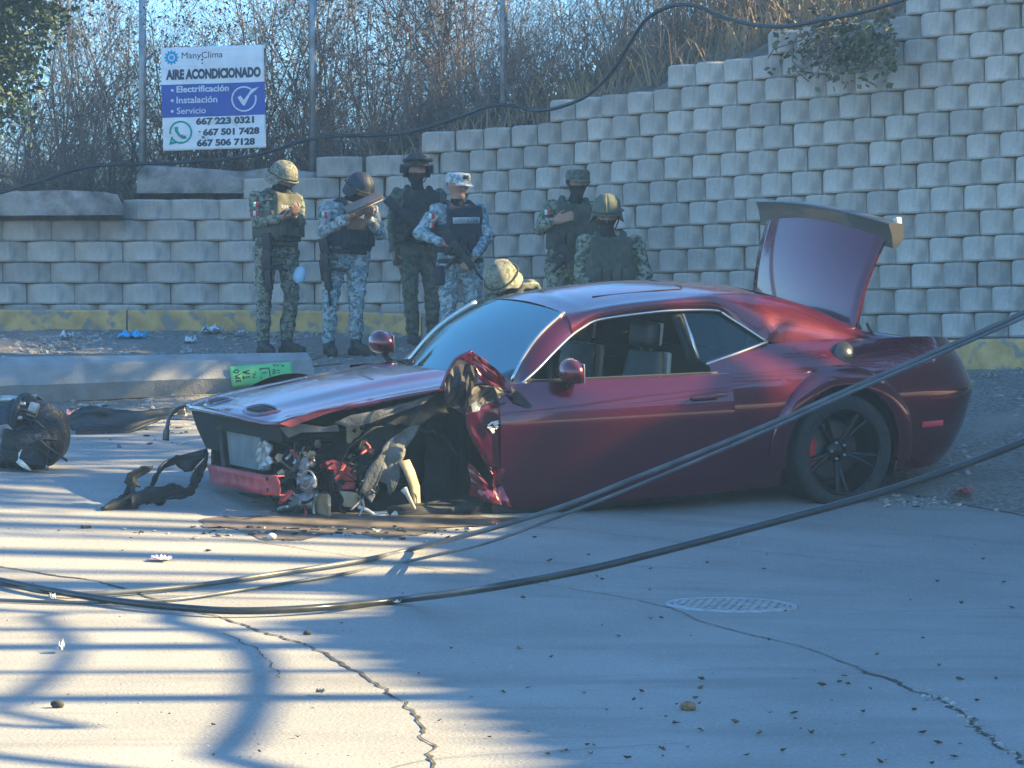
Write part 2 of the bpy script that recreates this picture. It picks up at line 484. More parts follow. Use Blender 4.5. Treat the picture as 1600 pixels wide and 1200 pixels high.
# ------------------------------------------------------------------ chain-link fence
galv = mat('galvanised_steel', (0.30, 0.31, 0.32), 0.5, metal=0.6, var=0.25, scale=6)
mixin(galv, (0.16, 0.13, 0.11), 5, 0.58, 0.7, 0.7)
wire_mat = mat('fence_wire', (0.09, 0.09, 0.095), 0.6, metal=0.3)
fence = empty('chain_link_fence', (-2, 30.9, 3), label='rusty chain link fence with round steel posts on top of the block wall', category='fence')
def fpt(l, z):
    c, t = along(l); nrm = Vector((t.y, -t.x, 0)); p = c - nrm * 0.62
    return Vector((p.x, p.y, z)) - fence.location
def fence_base(l):
    c, t = along(l)
    return Z0 + ROW * interp(c.x, [(-9, 4.4), (-3.6, 4.8), (-2.4, 5.9), (-1.75, 6.4), (-0.75, 7.5), (0.22, 8.6), (1.18, 9.6), (2.1, 10.4), (4.2, 13), (7, 15.5), (9, 16.3)])
for px in (-45, 222, 489, 787):
    D = interp(px, [(0, 31.0), (489, 30.9), (787, 30.0)])
    xw = (px - 800) / FPX * D
    l = arc_at_x(xw - (0.1 if px < 600 else 0.45))
    p0 = fpt(l, fence_base(l) - 0.15); p1 = fpt(l, 6.1)
    p0.x = p1.x = xw - fence.location.x
    MB().tube([p0, p1], 0.037, 12).obj('fence_post', galv, fence)
cw = MB(); la, lb = arc_at_x(-5.4), arc_at_x(0.25); pch = 0.072; nk = int((lb - la) / pch)
for k in range(nk):
    l0 = la + k * pch; zb = fence_base(l0) - 0.02; pts = []
    n = int((5.35 - zb) / (pch * 0.62))
    for i in range(n):
        sway = 0.012 * math.sin(l0 * 2.1 + i * 0.11)
        q = fpt(l0 + (i % 2) * pch, zb + i * pch * 0.62); q.y += 0.004 * (1 if i % 2 else -1) + sway; pts.append(q)
    if len(pts) > 2: cw.tube(pts, 0.0038, 3, caps=False)
cw.obj('chain_link', wire_mat, fence, smooth=False, kind='stuff')
MB().tube([fpt(la + (lb - la) * i / 30, 5.4) for i in range(31)], 0.02, 8).obj('top_rail', galv, fence)

# ------------------------------------------------------------------ dry brush behind the fence
twig = mat('dry_twigs', (0.18, 0.145, 0.12), 0.95, var=0.3, scale=3)
twig2 = mat('dry_twigs_grey', (0.16, 0.145, 0.135), 0.95, var=0.3, scale=3)
dry_leaf = mat('dry_leaves', (0.14, 0.10, 0.07), 0.9, var=0.4, scale=5)
straw = mat('dry_grass', (0.27, 0.20, 0.12), 0.95, var=0.35, scale=2)
def grow(rs, mb, p, d, L, r, depth, leaves=None, droop=0.02, wig=0.22):
    n = 5; pts = [p.copy()]; rad = [r]; dd = d.copy()
    for i in range(n):
        dd = (dd + Vector(rs.uniform(-wig, wig, 3)) + Vector((0, 0, 0.06 - droop))).normalized()
        pts.append(pts[-1] + dd * (L / n)); rad.append(r * (1 - 0.55 * (i + 1) / n))
    mb.tube(pts, rad, 3 if r < 0.006 else 5, caps=False)
    if depth <= 0:
        if leaves is not None and rs.rand() < 0.16:
            for _ in range(2):
                q = pts[rs.randint(1, n + 1)] + Vector(rs.uniform(-.02, .02, 3)); a = Vector(rs.uniform(-1, 1, 3)).normalized() * rs.uniform(0.012, 0.03); b = a.cross(Vector(rs.uniform(-1, 1, 3))).normalized() * rs.uniform(0.008, 0.016)
                leaves.put([q - a, q + b, q + a, q - b], [(0, 1, 2, 3)])
        return
    for i in range(1, n + 1):
        for _ in range(1 if rs.rand() < 0.62 else 2):
            s = (dd + Vector(rs.uniform(-0.85, 0.85, 3))).normalized()
            grow(rs, mb, pts[i], s, L * rs.uniform(0.42, 0.62), rad[i] * 0.62, depth - 1, leaves, droop, wig * 1.1)
SHL = ['bare grey shrub with fine forked twigs behind the chain link fence', ]
def shrub(seed, px, D, h, label, depth=3, m=None, r=0.016, stems=4, lean=0.0, leafy=0.3):
    rs = np.random.RandomState(seed); xw = (px - 800) / FPX * D; zb = slope_z(xw, D) - 0.03
    e = empty('dry_shrub', (xw, D, zb), label=label, category='shrub', group='bare shrubs behind the fence')
    tw = MB(); lv = MB()
    for k in range(stems):
        st = Vector((rs.uniform(-.5, .5) + lean, rs.uniform(-.35, .35), 1)).normalized(); base = Vector((rs.uniform(-.12, .12), rs.uniform(-.12, .12), 0))
        grow(rs, tw, base, st, h * rs.uniform(0.6, 1.0), r * rs.uniform(.7, 1.1), depth, lv if leafy > 0 else None)
    tw.obj('branches', m or twig, e)
    if lv.v: lv.obj('dry_leaves', dry_leaf, e, smooth=False)
    return e
BARE = 'leafless brown shrub with fine forked twigs tangled behind the chain link fence'
for i, (px, D, h) in enumerate([(30, 31.8, 2.0), (125, 31.5, 2.4), (190, 32.3, 2.6), (300, 32.0, 2.3), (345, 31.6, 1.8), (430, 32.2, 2.6), (500, 31.7, 2.3), (545, 32.4, 2.8), (600, 31.5, 2.2), (660, 32.2, 2.4), (720, 31.6, 2.0), (760, 32.6, 2.4), (70, 33, 2.6), (250, 33, 2.8), (10, 32.4, 2.6), (160, 31.9, 2.2), (275, 31.7, 2.0), (390, 31.6, 2.2), (460, 32.6, 2.6), (570, 32.0, 2.4), (630, 32.8, 2.7), (690, 31.9, 2.3), (745, 32.1, 2.4), (380, 33, 2.8), (520, 33.4, 3.0), (95, 32.2, 2.4)]):
    shrub(100 + i, px, D, h, BARE, 3, twig if i % 3 else twig2, r=0.014)
# the undergrowth: a tangle nobody could count
rs = np.random.RandomState(5); ug = MB(); ug2 = MB()
for k in range(620):
    px = rs.uniform(-60, 1420) if k % 3 else rs.uniform(-60, 820)
    D = interp(px, [(-60, 31.3), (500, 31.2), (800, 30.0), (1000, 28.9), (1420, 26.2)]) + rs.rand() ** 1.3 * 4.2
    xw = (px - 800) / FPX * D; c, t = along(arc_at_x(xw))
    zb = slope_z(xw, D) - 0.02; tgt = ug if rs.rand() < 0.6 else ug2
    hgt = rs.uniform(0.4, 1.25) * (0.9 if px < 780 else 1.1)
    for s in range(2):
        grow(rs, tgt, Vector((xw + rs.uniform(-.2, .2), D + rs.uniform(-.2, .2), zb)), Vector((rs.uniform(-.8, .8), rs.uniform(-.5, .5), 1)).normalized(), hgt, 0.007, 2, None, wig=0.32)
ug.obj('undergrowth', twig, smooth=False, kind='stuff', label='tangle of dry brown stalks and twigs along the foot of the fence', category='undergrowth')
ug2.obj('undergrowth', twig2, smooth=False, kind='stuff', label='grey leafless thicket filling the slope above the stepped wall top', category='undergrowth')
gr = MB()
for k in range(5200):
    px = rs.uniform(-60, 1560); D = interp(px, [(-60, 30.9), (500, 30.8), (800, 29.7), (1000, 28.6), (1560, 25.4)]) + rs.rand() ** 1.6 * 4.0
    xw = (px - 800) / FPX * D
    if k % 40 == 0: zc = None
    zb = slope_z(xw, D) if k % 4 == 0 else zb + rs.uniform(-.01, .01)
    if k % 4: xw = lx + rs.uniform(-.15, .15); D = ld + rs.uniform(-.15, .15)
    else: lx, ld = xw, D
    h = rs.uniform(0.12, 0.5); b = Vector((xw, D, zb - 0.03)); lean = Vector((rs.uniform(-.5, .5), rs.uniform(-.4, .4), 1)) * h
    w = Vector((rs.uniform(.004, .009), rs.uniform(-.004, .004), 0))
    gr.put([b - w, b + w, b + lean * 0.6 + w * .6, b + lean * .6 - w * .6, b + lean + Vector((lean.x * .5, lean.y * .5, -.03))], [(0, 1, 2, 3), (3, 2, 4)])
gr.obj('dry_grass', straw, smooth=False, kind='stuff', label='dry straw coloured grass on the slope above the wall', category='grass')

# a creeping plant over the top courses, right of the middle
vine = MB(); rs = np.random.RandomState(9)
for k in range(900):
    px = rs.normal(1330, 55); py = rs.normal(72, 26)
    if px > 1400 or px < 1180: continue
    D = interp(px, [(1180, 27.0), (1400, 25.3)]) - 0.14 - rs.rand() * 0.12
    q = P(px, py, D); a = Vector(rs.uniform(-1, 1, 3)).normalized() * rs.uniform(.02, .05); b = a.cross(Vector(rs.uniform(-1, 1, 3))).normalized() * rs.uniform(.012, .03)
    vine.put([q - a, q + b, q + a, q - b], [(0, 1, 2, 3)])
ve = empty('creeper', P(1330, 80, 25.9), label='small dusty green creeper hanging over the top blocks of the wall', category='plant')
vine.v = [v - ve.location for v in vine.v]
vine.obj('leaves', mat('creeper_leaf', (0.10, 0.105, 0.06), 0.8, var=0.4, scale=6), ve, smooth=False)
vs_ = MB()
for k in range(26):
    a = P(rs.normal(1325, 40), rs.normal(45, 12), 25.75); pts = [a]
    for i in range(5): pts.append(pts[-1] + Vector((rs.uniform(-.12, .14), rs.uniform(-.03, .02), rs.uniform(-.12, .02))))
    vs_.tube([p - ve.location for p in pts], 0.006, 4)
vs_.obj('stems', twig, ve)

# ------------------------------------------------------------------ leafy tree whose branches hang in at the upper left
leafm = mat('tree_leaf', (0.016, 0.034, 0.016), 0.65, var=0.45, scale=4)
bark = mat('tree_bark', (0.10, 0.08, 0.06), 0.95, var=0.4, scale=8, bump=0.8, bscale=20, bdist=0.03)
tr = empty('leafy_tree', (-6.3, 27.6, gz(-6.3, 27.6)), label='dark green leafy tree whose branches hang in beside the sign', category='tree')
tb = MB(); o = tr.location
tb.tube([Vector((0, 0, -0.1)), Vector((0.1, 0, 1.5)), Vector((0.0, 0.1, 3.0)), Vector((0.25, 0, 4.6))], [0.22, 0.17, 0.14, 0.09], 12)
tb.obj('trunk', bark, tr)
rs = np.random.RandomState(21); lf = MB(); br = MB()
tips = []
for (px, py) in [(10, -30), (60, -40), (110, -30), (20, 30), (75, 10), (45, 70), (80, 45), (15, 110), (40, 140), (5, 180), (25, 175), (-30, 60), (-60, 140), (-90, 10), (-120, 90), (-40, -80), (60, -90), (-150, -60), (95, -70), (30, 5), (10, 60), (30, 95), (60, 30), (5, 140), (35, -10), (90, 20), (-10, 100), (-15, 20), (50, 100)]:
    e = P(px, py, 27.3 + rs.uniform(-.6, .6)) - o; s0 = Vector((0.15, 0, rs.uniform(3.0, 4.4)))
    mid = s0.lerp(e, 0.55) + Vector((0, 0, 0.35)); pth = smooth_path([s0, mid, e], 6)
    br.tube(pth, [lerp(.04, .006, i / (len(pth) - 1)) for i in range(len(pth))], 6)
    tips += [pth[i] for i in range(6, len(pth))]
br.obj('branches', bark, tr)
for q in tips:
    for k in range(70):
        p = q + Vector(rs.normal(0, 0.09, 3)); a = Vector((rs.uniform(-1, 1), rs.uniform(-1, 1), rs.uniform(-1.2, 0.3))).normalized() * rs.uniform(.025, .045)
        b = a.cross(Vector(rs.uniform(-1, 1, 3))).normalized() * rs.uniform(.014, .024)
        lf.put([p - a, p - a * .2 + b, p + a, p - a * .2 - b], [(0, 1, 2, 3)])
lf.obj('crown', leafm, tr, smooth=False)

# ------------------------------------------------------------------ advertising banner on the fence
def text_mesh(s, size, bold=0.0, sx=1.0, align='LEFT', depth=0.0006, shear=0.0, res=3):
    cu = bpy.data.curves.new('text', 'FONT'); cu.body = s; cu.size = size; cu.offset = bold; cu.align_x = align; cu.extrude = depth; cu.shear = shear; cu.resolution_u = res
    ob = bpy.data.objects.new('text', cu); COL.objects.link(ob)
    bpy.context.view_layer.update()
    me = bpy.data.meshes.new_from_object(ob.evaluated_get(bpy.context.evaluated_depsgraph_get()))
    COL.objects.unlink(ob); bpy.data.objects.remove(ob); bpy.data.curves.remove(cu)
    if sx != 1.0:
        for v in me.vertices: v.co.x *= sx
    return me
def text_fit(s, h, w, bold=0.0, depth=0.0006, shear=0.0, res=3):
    """text mesh scaled to cap height h and width w, origin at its lower left"""
    me = text_mesh(s, 1.0, bold / max(h, 1e-6) if bold else 0.0, depth=0.0, shear=shear, res=res)
    co = np.array([v.co[:] for v in me.vertices]); a, b = co.min(0), co.max(0)
    co = (co - a) / np.maximum(b - a, 1e-6)
    ex = depth
    for v, c in zip(me.vertices, co): v.co = (c[0] * w, c[1] * h, ex)
    return me
ban_white = mat('banner_white', (0.80, 0.80, 0.80), 0.55, var=0.08, scale=6, bump=0.25, bscale=5, bdist=0.02)
ban_blue = mat('banner_blue', (0.05, 0.085, 0.36), 0.5)
ban_dark = mat('banner_print_dark', (0.035, 0.05, 0.085), 0.6)
ban_teal = mat('banner_print_green', (0.03, 0.30, 0.24), 0.6)
ban_cyan = mat('banner_print_cyan', (0.06, 0.34, 0.60), 0.6)
ban_print = mat('banner_print_white', (0.66, 0.68, 0.72), 0.6)
DB = 30.72; SB = FPX / DB
bo = P(333, 152, DB)
banner = empty('advert_banner', bo, label='white and blue printed air conditioning advert banner tied to the fence', category='banner')
def bl(px, py, off=0.0):
    """banner pixel to banner-local point; cloth bulges gently"""
    x = (px - 333) / SB; z = (152 - py) / SB
    y = 0.018 * math.sin(x * 5 + 1) * math.cos(z * 4) + 0.006 * math.sin(x * 17 + z * 9)
    return Vector((x, y - off, z))
def bedge(u, v):   # u,v in 0..1 over the banner's outline
    l = lerp(252.5, 255, v); r_ = lerp(411, 415, v)
    l, r_ = lerp(251, 255, v), lerp(412, 416, v)
    top = lerp(75, 69.5, u); bot = lerp(236, 230.5, u)
    return lerp(l, r_, u), lerp(top, bot, v)
n = 40
MB().grid([[bl(*bedge(i / n, j / n)) for i in range(n + 1)] for j in range(n + 1)]).obj('cloth', ban_white, banner, solid=0.0012)
v0, v1 = (133 - 75) / 161, (184.5 - 75) / 161
MB().grid([[bl(*bedge(i / n, lerp(v0, v1, j / 12)), off=0.0016) for i in range(n + 1)] for j in range(13)]).obj('blue_panel', ban_blue, banner)
TILT = -5.5 / 161
def put_text(s, x0, ybase, w, h, matr, name, bold=0.0, off=0.004, sub=6):
    me = text_fit(s, h, w, bold, 0.0)
    bm = bmesh.new(); bm.from_mesh(me); bmesh.ops.triangulate(bm, faces=bm.faces[:]); bm.to_mesh(me); bm.free()
    for v in me.vertices:
        x = x0 + v.co.x; y = ybase - v.co.y + (v.co.x) * TILT
        v.co = bl(x, y, off)
    me.materials.clear(); me.materials.append(matr)
    return add(name, me, banner)
put_text('ManyClima', 284, 95, 64, 13, ban_dark, 'lettering', off=0.004)
put_text('AIRE ACONDICIONADO', 259.5, 125.5, 148, 16.5, ban_dark, 'lettering', bold=1.0)
put_text('Electrificación', 276, 145, 81.5, 10.5, ban_print, 'lettering', bold=0.3)
put_text('Instalación', 276, 162, 63.5, 10.5, ban_print, 'lettering', bold=0.22)
put_text('Servicio', 276.5, 178.5, 45, 10, ban_print, 'lettering', bold=0.1)
put_text('667 223 0321', 306, 195.5, 91, 11.5, ban_dark, 'lettering', bold=0.6)
put_text('667 501 7428', 317, 212.5, 88.5, 11.5, ban_dark, 'lettering', bold=0.6)
put_text('667 506 7128', 307.5, 229.5, 91, 11.5, ban_dark, 'lettering', bold=0.6)
put_text('CALIDAD Y SERVICIO', 284, 98.5, 58, 2.2, ban_dark, 'lettering') if False else None
def disc_px(cx, cy, r, a0=0, a1=360, r2=None, n=28, off=0.004):
    m = MB(); A = [R(lerp(a0, a1, i / n)) for i in range(n + 1)]
    if r2 is None:
        return m.put([bl(cx, cy, off)] + [bl(cx + r * math.cos(a), cy - r * math.sin(a), off) for a in A], [(0, i + 1, i + 2) for i in range(n)])
    return m.grid([[bl(cx + q * math.cos(a), cy - q * math.sin(a), off) for a in A] for q in (r2, r)])
for cy in (141.5, 157.5, 174.2): disc_px(269.5, cy, 2.3, n=12).obj('bullet', ban_print, banner)
g = MB()
for k in range(12):
    a = R(30 * k); ca, sa = math.cos(a), math.sin(a)
    q = [(8, -1.4), (11.4, -1.0), (11.4, 1.0), (8, 1.4)]
    g.put([bl(268 + x * ca - y * sa, 90 - (x * sa + y * ca), .004) for x, y in q], [(0, 1, 2, 3)])
t_ = disc_px(268, 90, 9.2, r2=5.6, off=.0043); g.put(t_.v, t_.f); t_ = disc_px(268, 90, 3.6, n=14, off=.0043); g.put(t_.v, t_.f)
g.obj('gear_emblem', ban_cyan, banner, smooth=False)
c = disc_px(381, 154.5, 20, 55, 378, r2=17.6)
ck = [(371, 152), (375.5, 149), (381, 156), (393, 139), (405, 135.5), (391, 148), (382, 165.5), (378, 163)]
c.put([bl(x, y, .0045) for x, y in ck], [(0, 1, 2, 7), (2, 5, 6, 7), (2, 3, 5), (3, 4, 5)])
c.obj('check_mark', ban_print, banner, smooth=False)
ph = disc_px(282.5, 206.8, 18, -150, 190, r2=15.2)
ph.put([bl(x, y, .0045) for x, y in [(267.5, 214), (264, 226.5), (277, 223.5), (274.5, 220), (268.5, 222), (270, 213)]], [(0, 1, 4, 5), (1, 2, 3, 4)])
arc = [(275.5, 198.5), (276, 205), (280.5, 211.5), (287, 215), (291, 214)]
wd = [3.2, 2.4, 2.1, 2.6, 2.9]; rows2 = []
for i, (x, y) in enumerate(arc):
    tx, ty = (arc[min(i + 1, 4)][0] - arc[max(i - 1, 0)][0], arc[min(i + 1, 4)][1] - arc[max(i - 1, 0)][1]); ln = math.hypot(tx, ty)
    rows2.append([bl(x - ty / ln * wd[i], y + tx / ln * wd[i], .0046), bl(x + ty / ln * wd[i], y - tx / ln * wd[i], .0046)])
ph.grid(rows2); ph.obj('phone_emblem', ban_teal, banner, smooth=False)
for u, v in ((0.01, 0.01), (0.99, 0.01), (0.01, 0.99), (0.99, 0.99)):
    q = bl(*bedge(u, v)); MB().tube([q + Vector((0, -.004, 0)), q + Vector((.01, .05, .012)), q + Vector((0.02, .20, .03))], 0.003, 5).obj('tie_wire', wire_mat, banner)

# ------------------------------------------------------------------ cables
rubber = mat('cable_rubber', (0.022, 0.024, 0.027), 0.3, var=0.3, scale=9)
rubber_grey = mat('cable_grey', (0.075, 0.08, 0.088), 0.42, var=0.3, scale=9)
def cable(name, pts, r, matr, label, group=None, n=10):
    o = MB().tube(smooth_path(pts, 10), r, 10).obj(name, matr, label=label, category='cable')
    if group: o['group'] = group
    return o
def gp(px, py, r): return G(px, py, r) + Vector((0, 0, 0.002))
back = [(-60, 316, 30.0), (0, 301, 30.0), (60, 284, 30.0), (110, 268, 30.0), (150, 259, 30.05), (220, 256, 30.1), (300, 253, 30.1), (370, 247, 30.0), (420, 237, 29.9), (470, 221, 29.9), (520, 213, 29.8), (600, 211, 29.7), (650, 204, 29.5), (715, 184, 29.3), (765, 166, 29.0), (800, 165, 28.9), (840, 173, 28.7), (885, 164, 28.4), (925, 144, 28.1), (960, 108, 27.6), (985, 66, 27.2), (1010, 30, 27.0), (1050, 9, 26.9), (1090, 10, 26.7), (1130, 27, 26.5), (1180, 39, 26.2), (1230, 41, 25.9), (1290, 30, 25.6), (1350, 18, 25.3), (1410, 0, 25.0), (1470, -22, 24.8), (1600, -60, 24.3)]
cable('hanging_cable', [P(a, b, d) for a, b, d in back], 0.018, rubber, 'black service cable looping along the wall top and under the banner')
PT = Vector((8.2, 16.5, 7.4))      # pole top outside the frame
low = [gp(-60, 893, .03), gp(0, 908, .03), gp(150, 935, .03), gp(280, 950, .03), gp(380, 955, .03), gp(500, 950, .03), gp(640, 936, .03)]
low += [P(760, 919, 14.25), P(900, 893, 14.4), P(1000, 870, 14.5), P(1200, 818, 14.7), P(1400, 762, 14.9), P(1600, 690, 15.1), P(1900, 560, 15.4), P(2600, 60, 15.9), PT]
cable('fallen_cable', low, 0.018, rubber, 'thick black fallen cable sagging low over the road in front of the car')
c1 = [gp(-60, 915, .02), gp(0, 912, .02), gp(70, 925, .02), gp(150, 928, .02), gp(300, 916, .02), gp(430, 897, .02), gp(560, 877, .02), gp(650, 857, .02)]
c1 += [P(760, 828, 16.2), P(880, 791, 16.1), P(1000, 744, 16.0), P(1200, 664, 15.9), P(1330, 607, 15.8), P(1600, 488, 15.8), P(2000, 300, 15.9), P(2500, -40, 16.2), PT + Vector((0, 0, -.4))]
cable('fallen_cable', c1, 0.0135, rubber_grey, 'grey fallen cable crossing the car door, the upper of a close pair')
c2 = [gp(-60, 936, .012), gp(0, 938, .012), gp(120, 942, .012), gp(260, 938, .012), gp(380, 922, .012), gp(520, 900, .012), gp(640, 877, .012)]
c2 += [P(760, 848, 15.7), P(870, 808, 15.7), P(1000, 757, 15.7), P(1200, 672, 15.7), P(1330, 613, 15.7), P(1600, 496, 15.7), P(2000, 312, 15.8), P(2500, -20, 16.2), PT + Vector((0, 0.05, -.5))]
cable('fallen_cable', c2, 0.0085, rubber_grey, 'thin grey fallen cable crossing the car door, the lower of a close pair')

# standing utility pole outside the frame that still holds the cables
pole_mat = mat('pole_concrete', (0.27, 0.262, 0.25), 0.9, var=0.15, scale=4, bump=0.4, bscale=60)
mixin(pole_mat, (0.15, 0.14, 0.13), 3, 0.55, 0.7, 0.6)
bpole = Vector((8.3, 16.6, gz(8.3, 16.6)))
sp = empty('utility_pole', bpole, label='standing grey concrete utility pole outside the view holding the fallen cables', category='pole')
MB().lathe([(0.0, -.2), (0.19, -.2), (0.12, 7.6), (0.0, 7.6)], 8).obj('shaft', pole_mat, sp, smooth=False)
MB().box((0, 0, 7.1), (1.6, 0.1, 0.1)).obj('crossarm', galv, sp)

# ------------------------------------------------------------------ fallen octagonal concrete pole with a green notice
A, B = P(-260, 640, 23.3), P(484, 585, 25.0)
A = P(-260, 634, 23.9); B = P(482, 584, 25.35)
ax = (B - A); Lp = ax.length; q = ax.to_track_quat('Z', 'Y')
A.z = gz(A.x, A.y) + 0.20; B.z = gz(B.x, B.y) + 0.155
ax = (B - A); Lp = ax.length; q = ax.to_track_quat('Z', 'Y')
fp = empty('fallen_pole', A, label='fallen octagonal concrete utility pole lying along the road edge', category='pole')
fp.rotation_mode = 'QUATERNION'; fp.rotation_quaternion = q @ Matrix.Rotation(R(4), 3, 'Z').to_quaternion()
m = MB().lathe([(0.0, 0), (0.225, 0), (0.225, 0.01)] + [(lerp(0.225, 0.165, i / 20), Lp * i / 20) for i in range(1, 20)] + [(0.165, Lp - 0.01), (0.0, Lp)], 8)
for v in m.v:
    v += Vector(rnd.uniform(-.002, .002) for _ in range(3))
m.obj('shaft', pole_mat, fp, smooth=False)
for k, an in enumerate((0.3, 1.4, 2.6, 3.9, 5.1)):
    p0 = Vector((.10 * math.cos(an), .10 * math.sin(an), Lp - .02)); MB().tube(smooth_path([p0, p0 + Vector((.02, .01, .08)), p0 + Vector((.06 * math.cos(an), .05 * math.sin(an), .16 + .05 * k % .11))], 4), .006, 6).obj('reinforcing_bar', mat('rusty_rebar', (0.12, 0.06, 0.035), 0.9, var=.3, scale=9), fp)
# notice: green sheet wrapped on two facets facing the camera
green = mat('notice_green', (0.24, 0.58, 0.20), 0.6, var=0.08, scale=5)
ink = mat('notice_ink', (0.012, 0.03, 0.02), 0.7)
def on_pole(px, py, off):
    """pixel -> point on the pole's camera side"""
    d = (P(px, py, 1.0) - Vector((0, 0, CAMZ)))
    o = Vector((0, 0, CAMZ)); u = ax.normalized(); w = o - A
    a = d - u * d.dot(u); b = w - u * w.dot(u); rr = 0.185 + off
    AA, BB, CC = a.dot(a), 2 * a.dot(b), b.dot(b) - rr * rr; disc = max(0.0, BB * BB - 4 * AA * CC)
    return o + d * ((-BB - math.sqrt(disc)) / (2 * AA))
rows2 = [[on_pole(lerp(lerp(358.5, 363, j / 8), lerp(455.5, 459, j / 8), i / 20), lerp(lerp(573, 565.5, i / 20), lerp(606, 596, i / 20), j / 8), 0.004 + .002 * math.sin(i * .9)) for i in range(21)] for j in range(9)]
nt_ = MB().grid(rows2).obj('notice', green, smooth=True, solid=0.0012, label='bright green hand lettered paper notice pasted on the fallen pole', category='notice')
def strokes(segs, wpx, matr, name):
    m = MB()
    for s in segs:
        pts = [on_pole(x, y, 0.0085) for x, y in s]
        for a, b in zip(pts, pts[1:]):
            t = (b - a).normalized(); side = t.cross(Vector((0, -1, 0.2))).normalized() * wpx / 200 / 2; e = t * wpx / 500
            m.put([a - side - e, a + side - e, b + side + e, b - side + e], [(0, 1, 2, 3)])
    return m.obj(name, matr, nt_, smooth=False, kind='stuff')
def nt_px(cx, cy): return 340 + cx * 140 / 1600, 540 + cy * 80 / 914
T = lambda L_: [[nt_px(*p) for p in s] for s in L_]
strokes(T([[(285, 470), (310, 440), (350, 435), (380, 460), (350, 490), (305, 485), (285, 470)], [(310, 545), (405, 505)], [(310, 545), (400, 580)], [(312, 585), (400, 580)], [(330, 625), (410, 615)], [(330, 625), (335, 655)], [(370, 620), (372, 645)], [(410, 615), (412, 640)]]), 1.7, ink, 'lettering')
strokes(T([[(450, 475), (560, 440)], [(450, 475), (570, 500)], [(510, 455), (515, 490)], [(455, 540), (460, 600)], [(460, 565), (575, 555)]]), 1.7, ink, 'lettering')
strokes(T([[(630, 520), (650, 500), (675, 515), (650, 545), (630, 570), (675, 575)], [(670, 465), (690, 490)]]), 1.0, ink, 'lettering')
strokes(T([[(755, 420), (780, 590)], [(755, 415), (915, 400)], [(915, 400), (940, 550)], [(800, 490), (870, 480)]]), 1.5, ink, 'lettering')
strokes(T([[(985, 430), (1010, 420), (1020, 450), (985, 470), (990, 505), (1030, 500), (1020, 460)], [(1050, 440), (1095, 440), (1110, 455)], [(1060, 480), (1110, 490)]]), 1.1, ink, 'lettering')
strokes(T([[(985, 355), (1000, 340), (1030, 345), (1020, 380)], [(1050, 345), (1085, 340), (1080, 375)], [(1130, 340), (1190, 360), (1145, 375)]]), 1.1, ink, 'lettering')
# ------------------------------------------------------------------ road details
crack_mat = mat('crack_dirt', (0.045, 0.04, 0.034), 1.0, var=0.5, scale=30)
crack_pale = mat('joint_dirt', (0.115, 0.095, 0.07), 1.0, var=0.45, scale=12)
def crack(pts, wpx, matr, jit=1.0, seed=0, depth=0.0035):
    rs = np.random.RandomState(seed); pth = smooth_path([G(a, b) for a, b in pts], 14); L_, R_ = [], []
    for i, p in enumerate(pth):
        t = (pth[min(i + 1, len(pth) - 1)] - pth[max(i - 1, 0)]); t.z = 0; t.normalize(); sd = Vector((-t.y, t.x, 0))
        w = wpx / (FPX / p.y) * (0.55 + 0.5 * noise.noise(p * 9) + 0.35 * rs.rand()); off = jit * 0.012 * noise.noise(p * 14) + jit * 0.02 * noise.noise(p * 4)
        c = p + sd * off
        for lst, sg in ((L_, 1), (R_, -1)):
            q = c + sd * sg * max(0.002, w * (0.7 + 0.6 * rs.rand())); q.z = gz(q.x, q.y) + 0.004; lst.append(q)
    o = MB().grid([L_, R_], flip=False).obj('crack', matr, road, smooth=False)
    return o
crack([(-30, 880), (0, 886), (90, 901), (160, 912), (250, 940), (330, 962), (400, 985), (430, 994), (490, 1014), (560, 1052), (620, 1092), (655, 1132), (668, 1165), (684, 1215)], 3.4, crack_mat, 1.6, 1)
crack([(330, 838), (430, 851), (560, 871), (700, 893), (800, 908), (900, 922), (990, 936)], 1.6, crack_pale, 0.8, 2)
crack([(1000, 938), (1050, 953), (1130, 982), (1240, 1008), (1290, 1024), (1370, 1054)], 2.2, crack_pale, 1.2, 3)
crack([(1360, 1050), (1430, 1080), (1490, 1103), (1540, 1146), (1600, 1196), (1640, 1230)], 4.6, crack_mat, 2.2, 4)
crack([(830, 822), (1000, 840), (1200, 864), (1400, 884), (1620, 905)], 1.4, crack_pale, 0.8, 5)
crack([(600, 1204), (690, 1186), (860, 1175), (1070, 1162)], 1.2, crack_mat, 0.5, 6)
crack([(350, 990), (395, 1010), (420, 1035), (440, 1060)], 1.4, crack_mat, 1.6, 7)
crack([(900, 1060), (960, 1056), (1010, 1058)], 0.8, crack_pale, 1, 8)
crack([(1300, 962), (1450, 955), (1610, 951)], 0.8, crack_mat, 0.5, 9)
def near_crack(pts, n, seed, spread):
    rs = np.random.RandomState(seed)
    def f(rs_):
        i = rs_.randint(len(pts) - 1); t = rs_.rand(); a = lerp(pts[i][0], pts[i + 1][0], t); b = lerp(pts[i][1], pts[i + 1][1], t)
        p = G(a + rs_.normal(0, spread), b + rs_.normal(0, spread * .35)); return p.x, p.y, p.z
    return f
scatter_stones('crack_rubble', 160, near_crack([(1430, 1080), (1490, 1103), (1540, 1146), (1600, 1196)], 0, 0, 7), .003, .014, stone_mat, 31, kind='stuff', label='crumbled concrete grit along the wide crack in the road', category='grit')
scatter_stones('gutter_grit', 260, near_crack([(1370, 782), (1450, 785), (1520, 785), (1600, 790)], 0, 0, 12), .004, .018, stone_mat, 32, kind='stuff', label='grit and small stones along the gutter behind the rear wheel', category='grit')
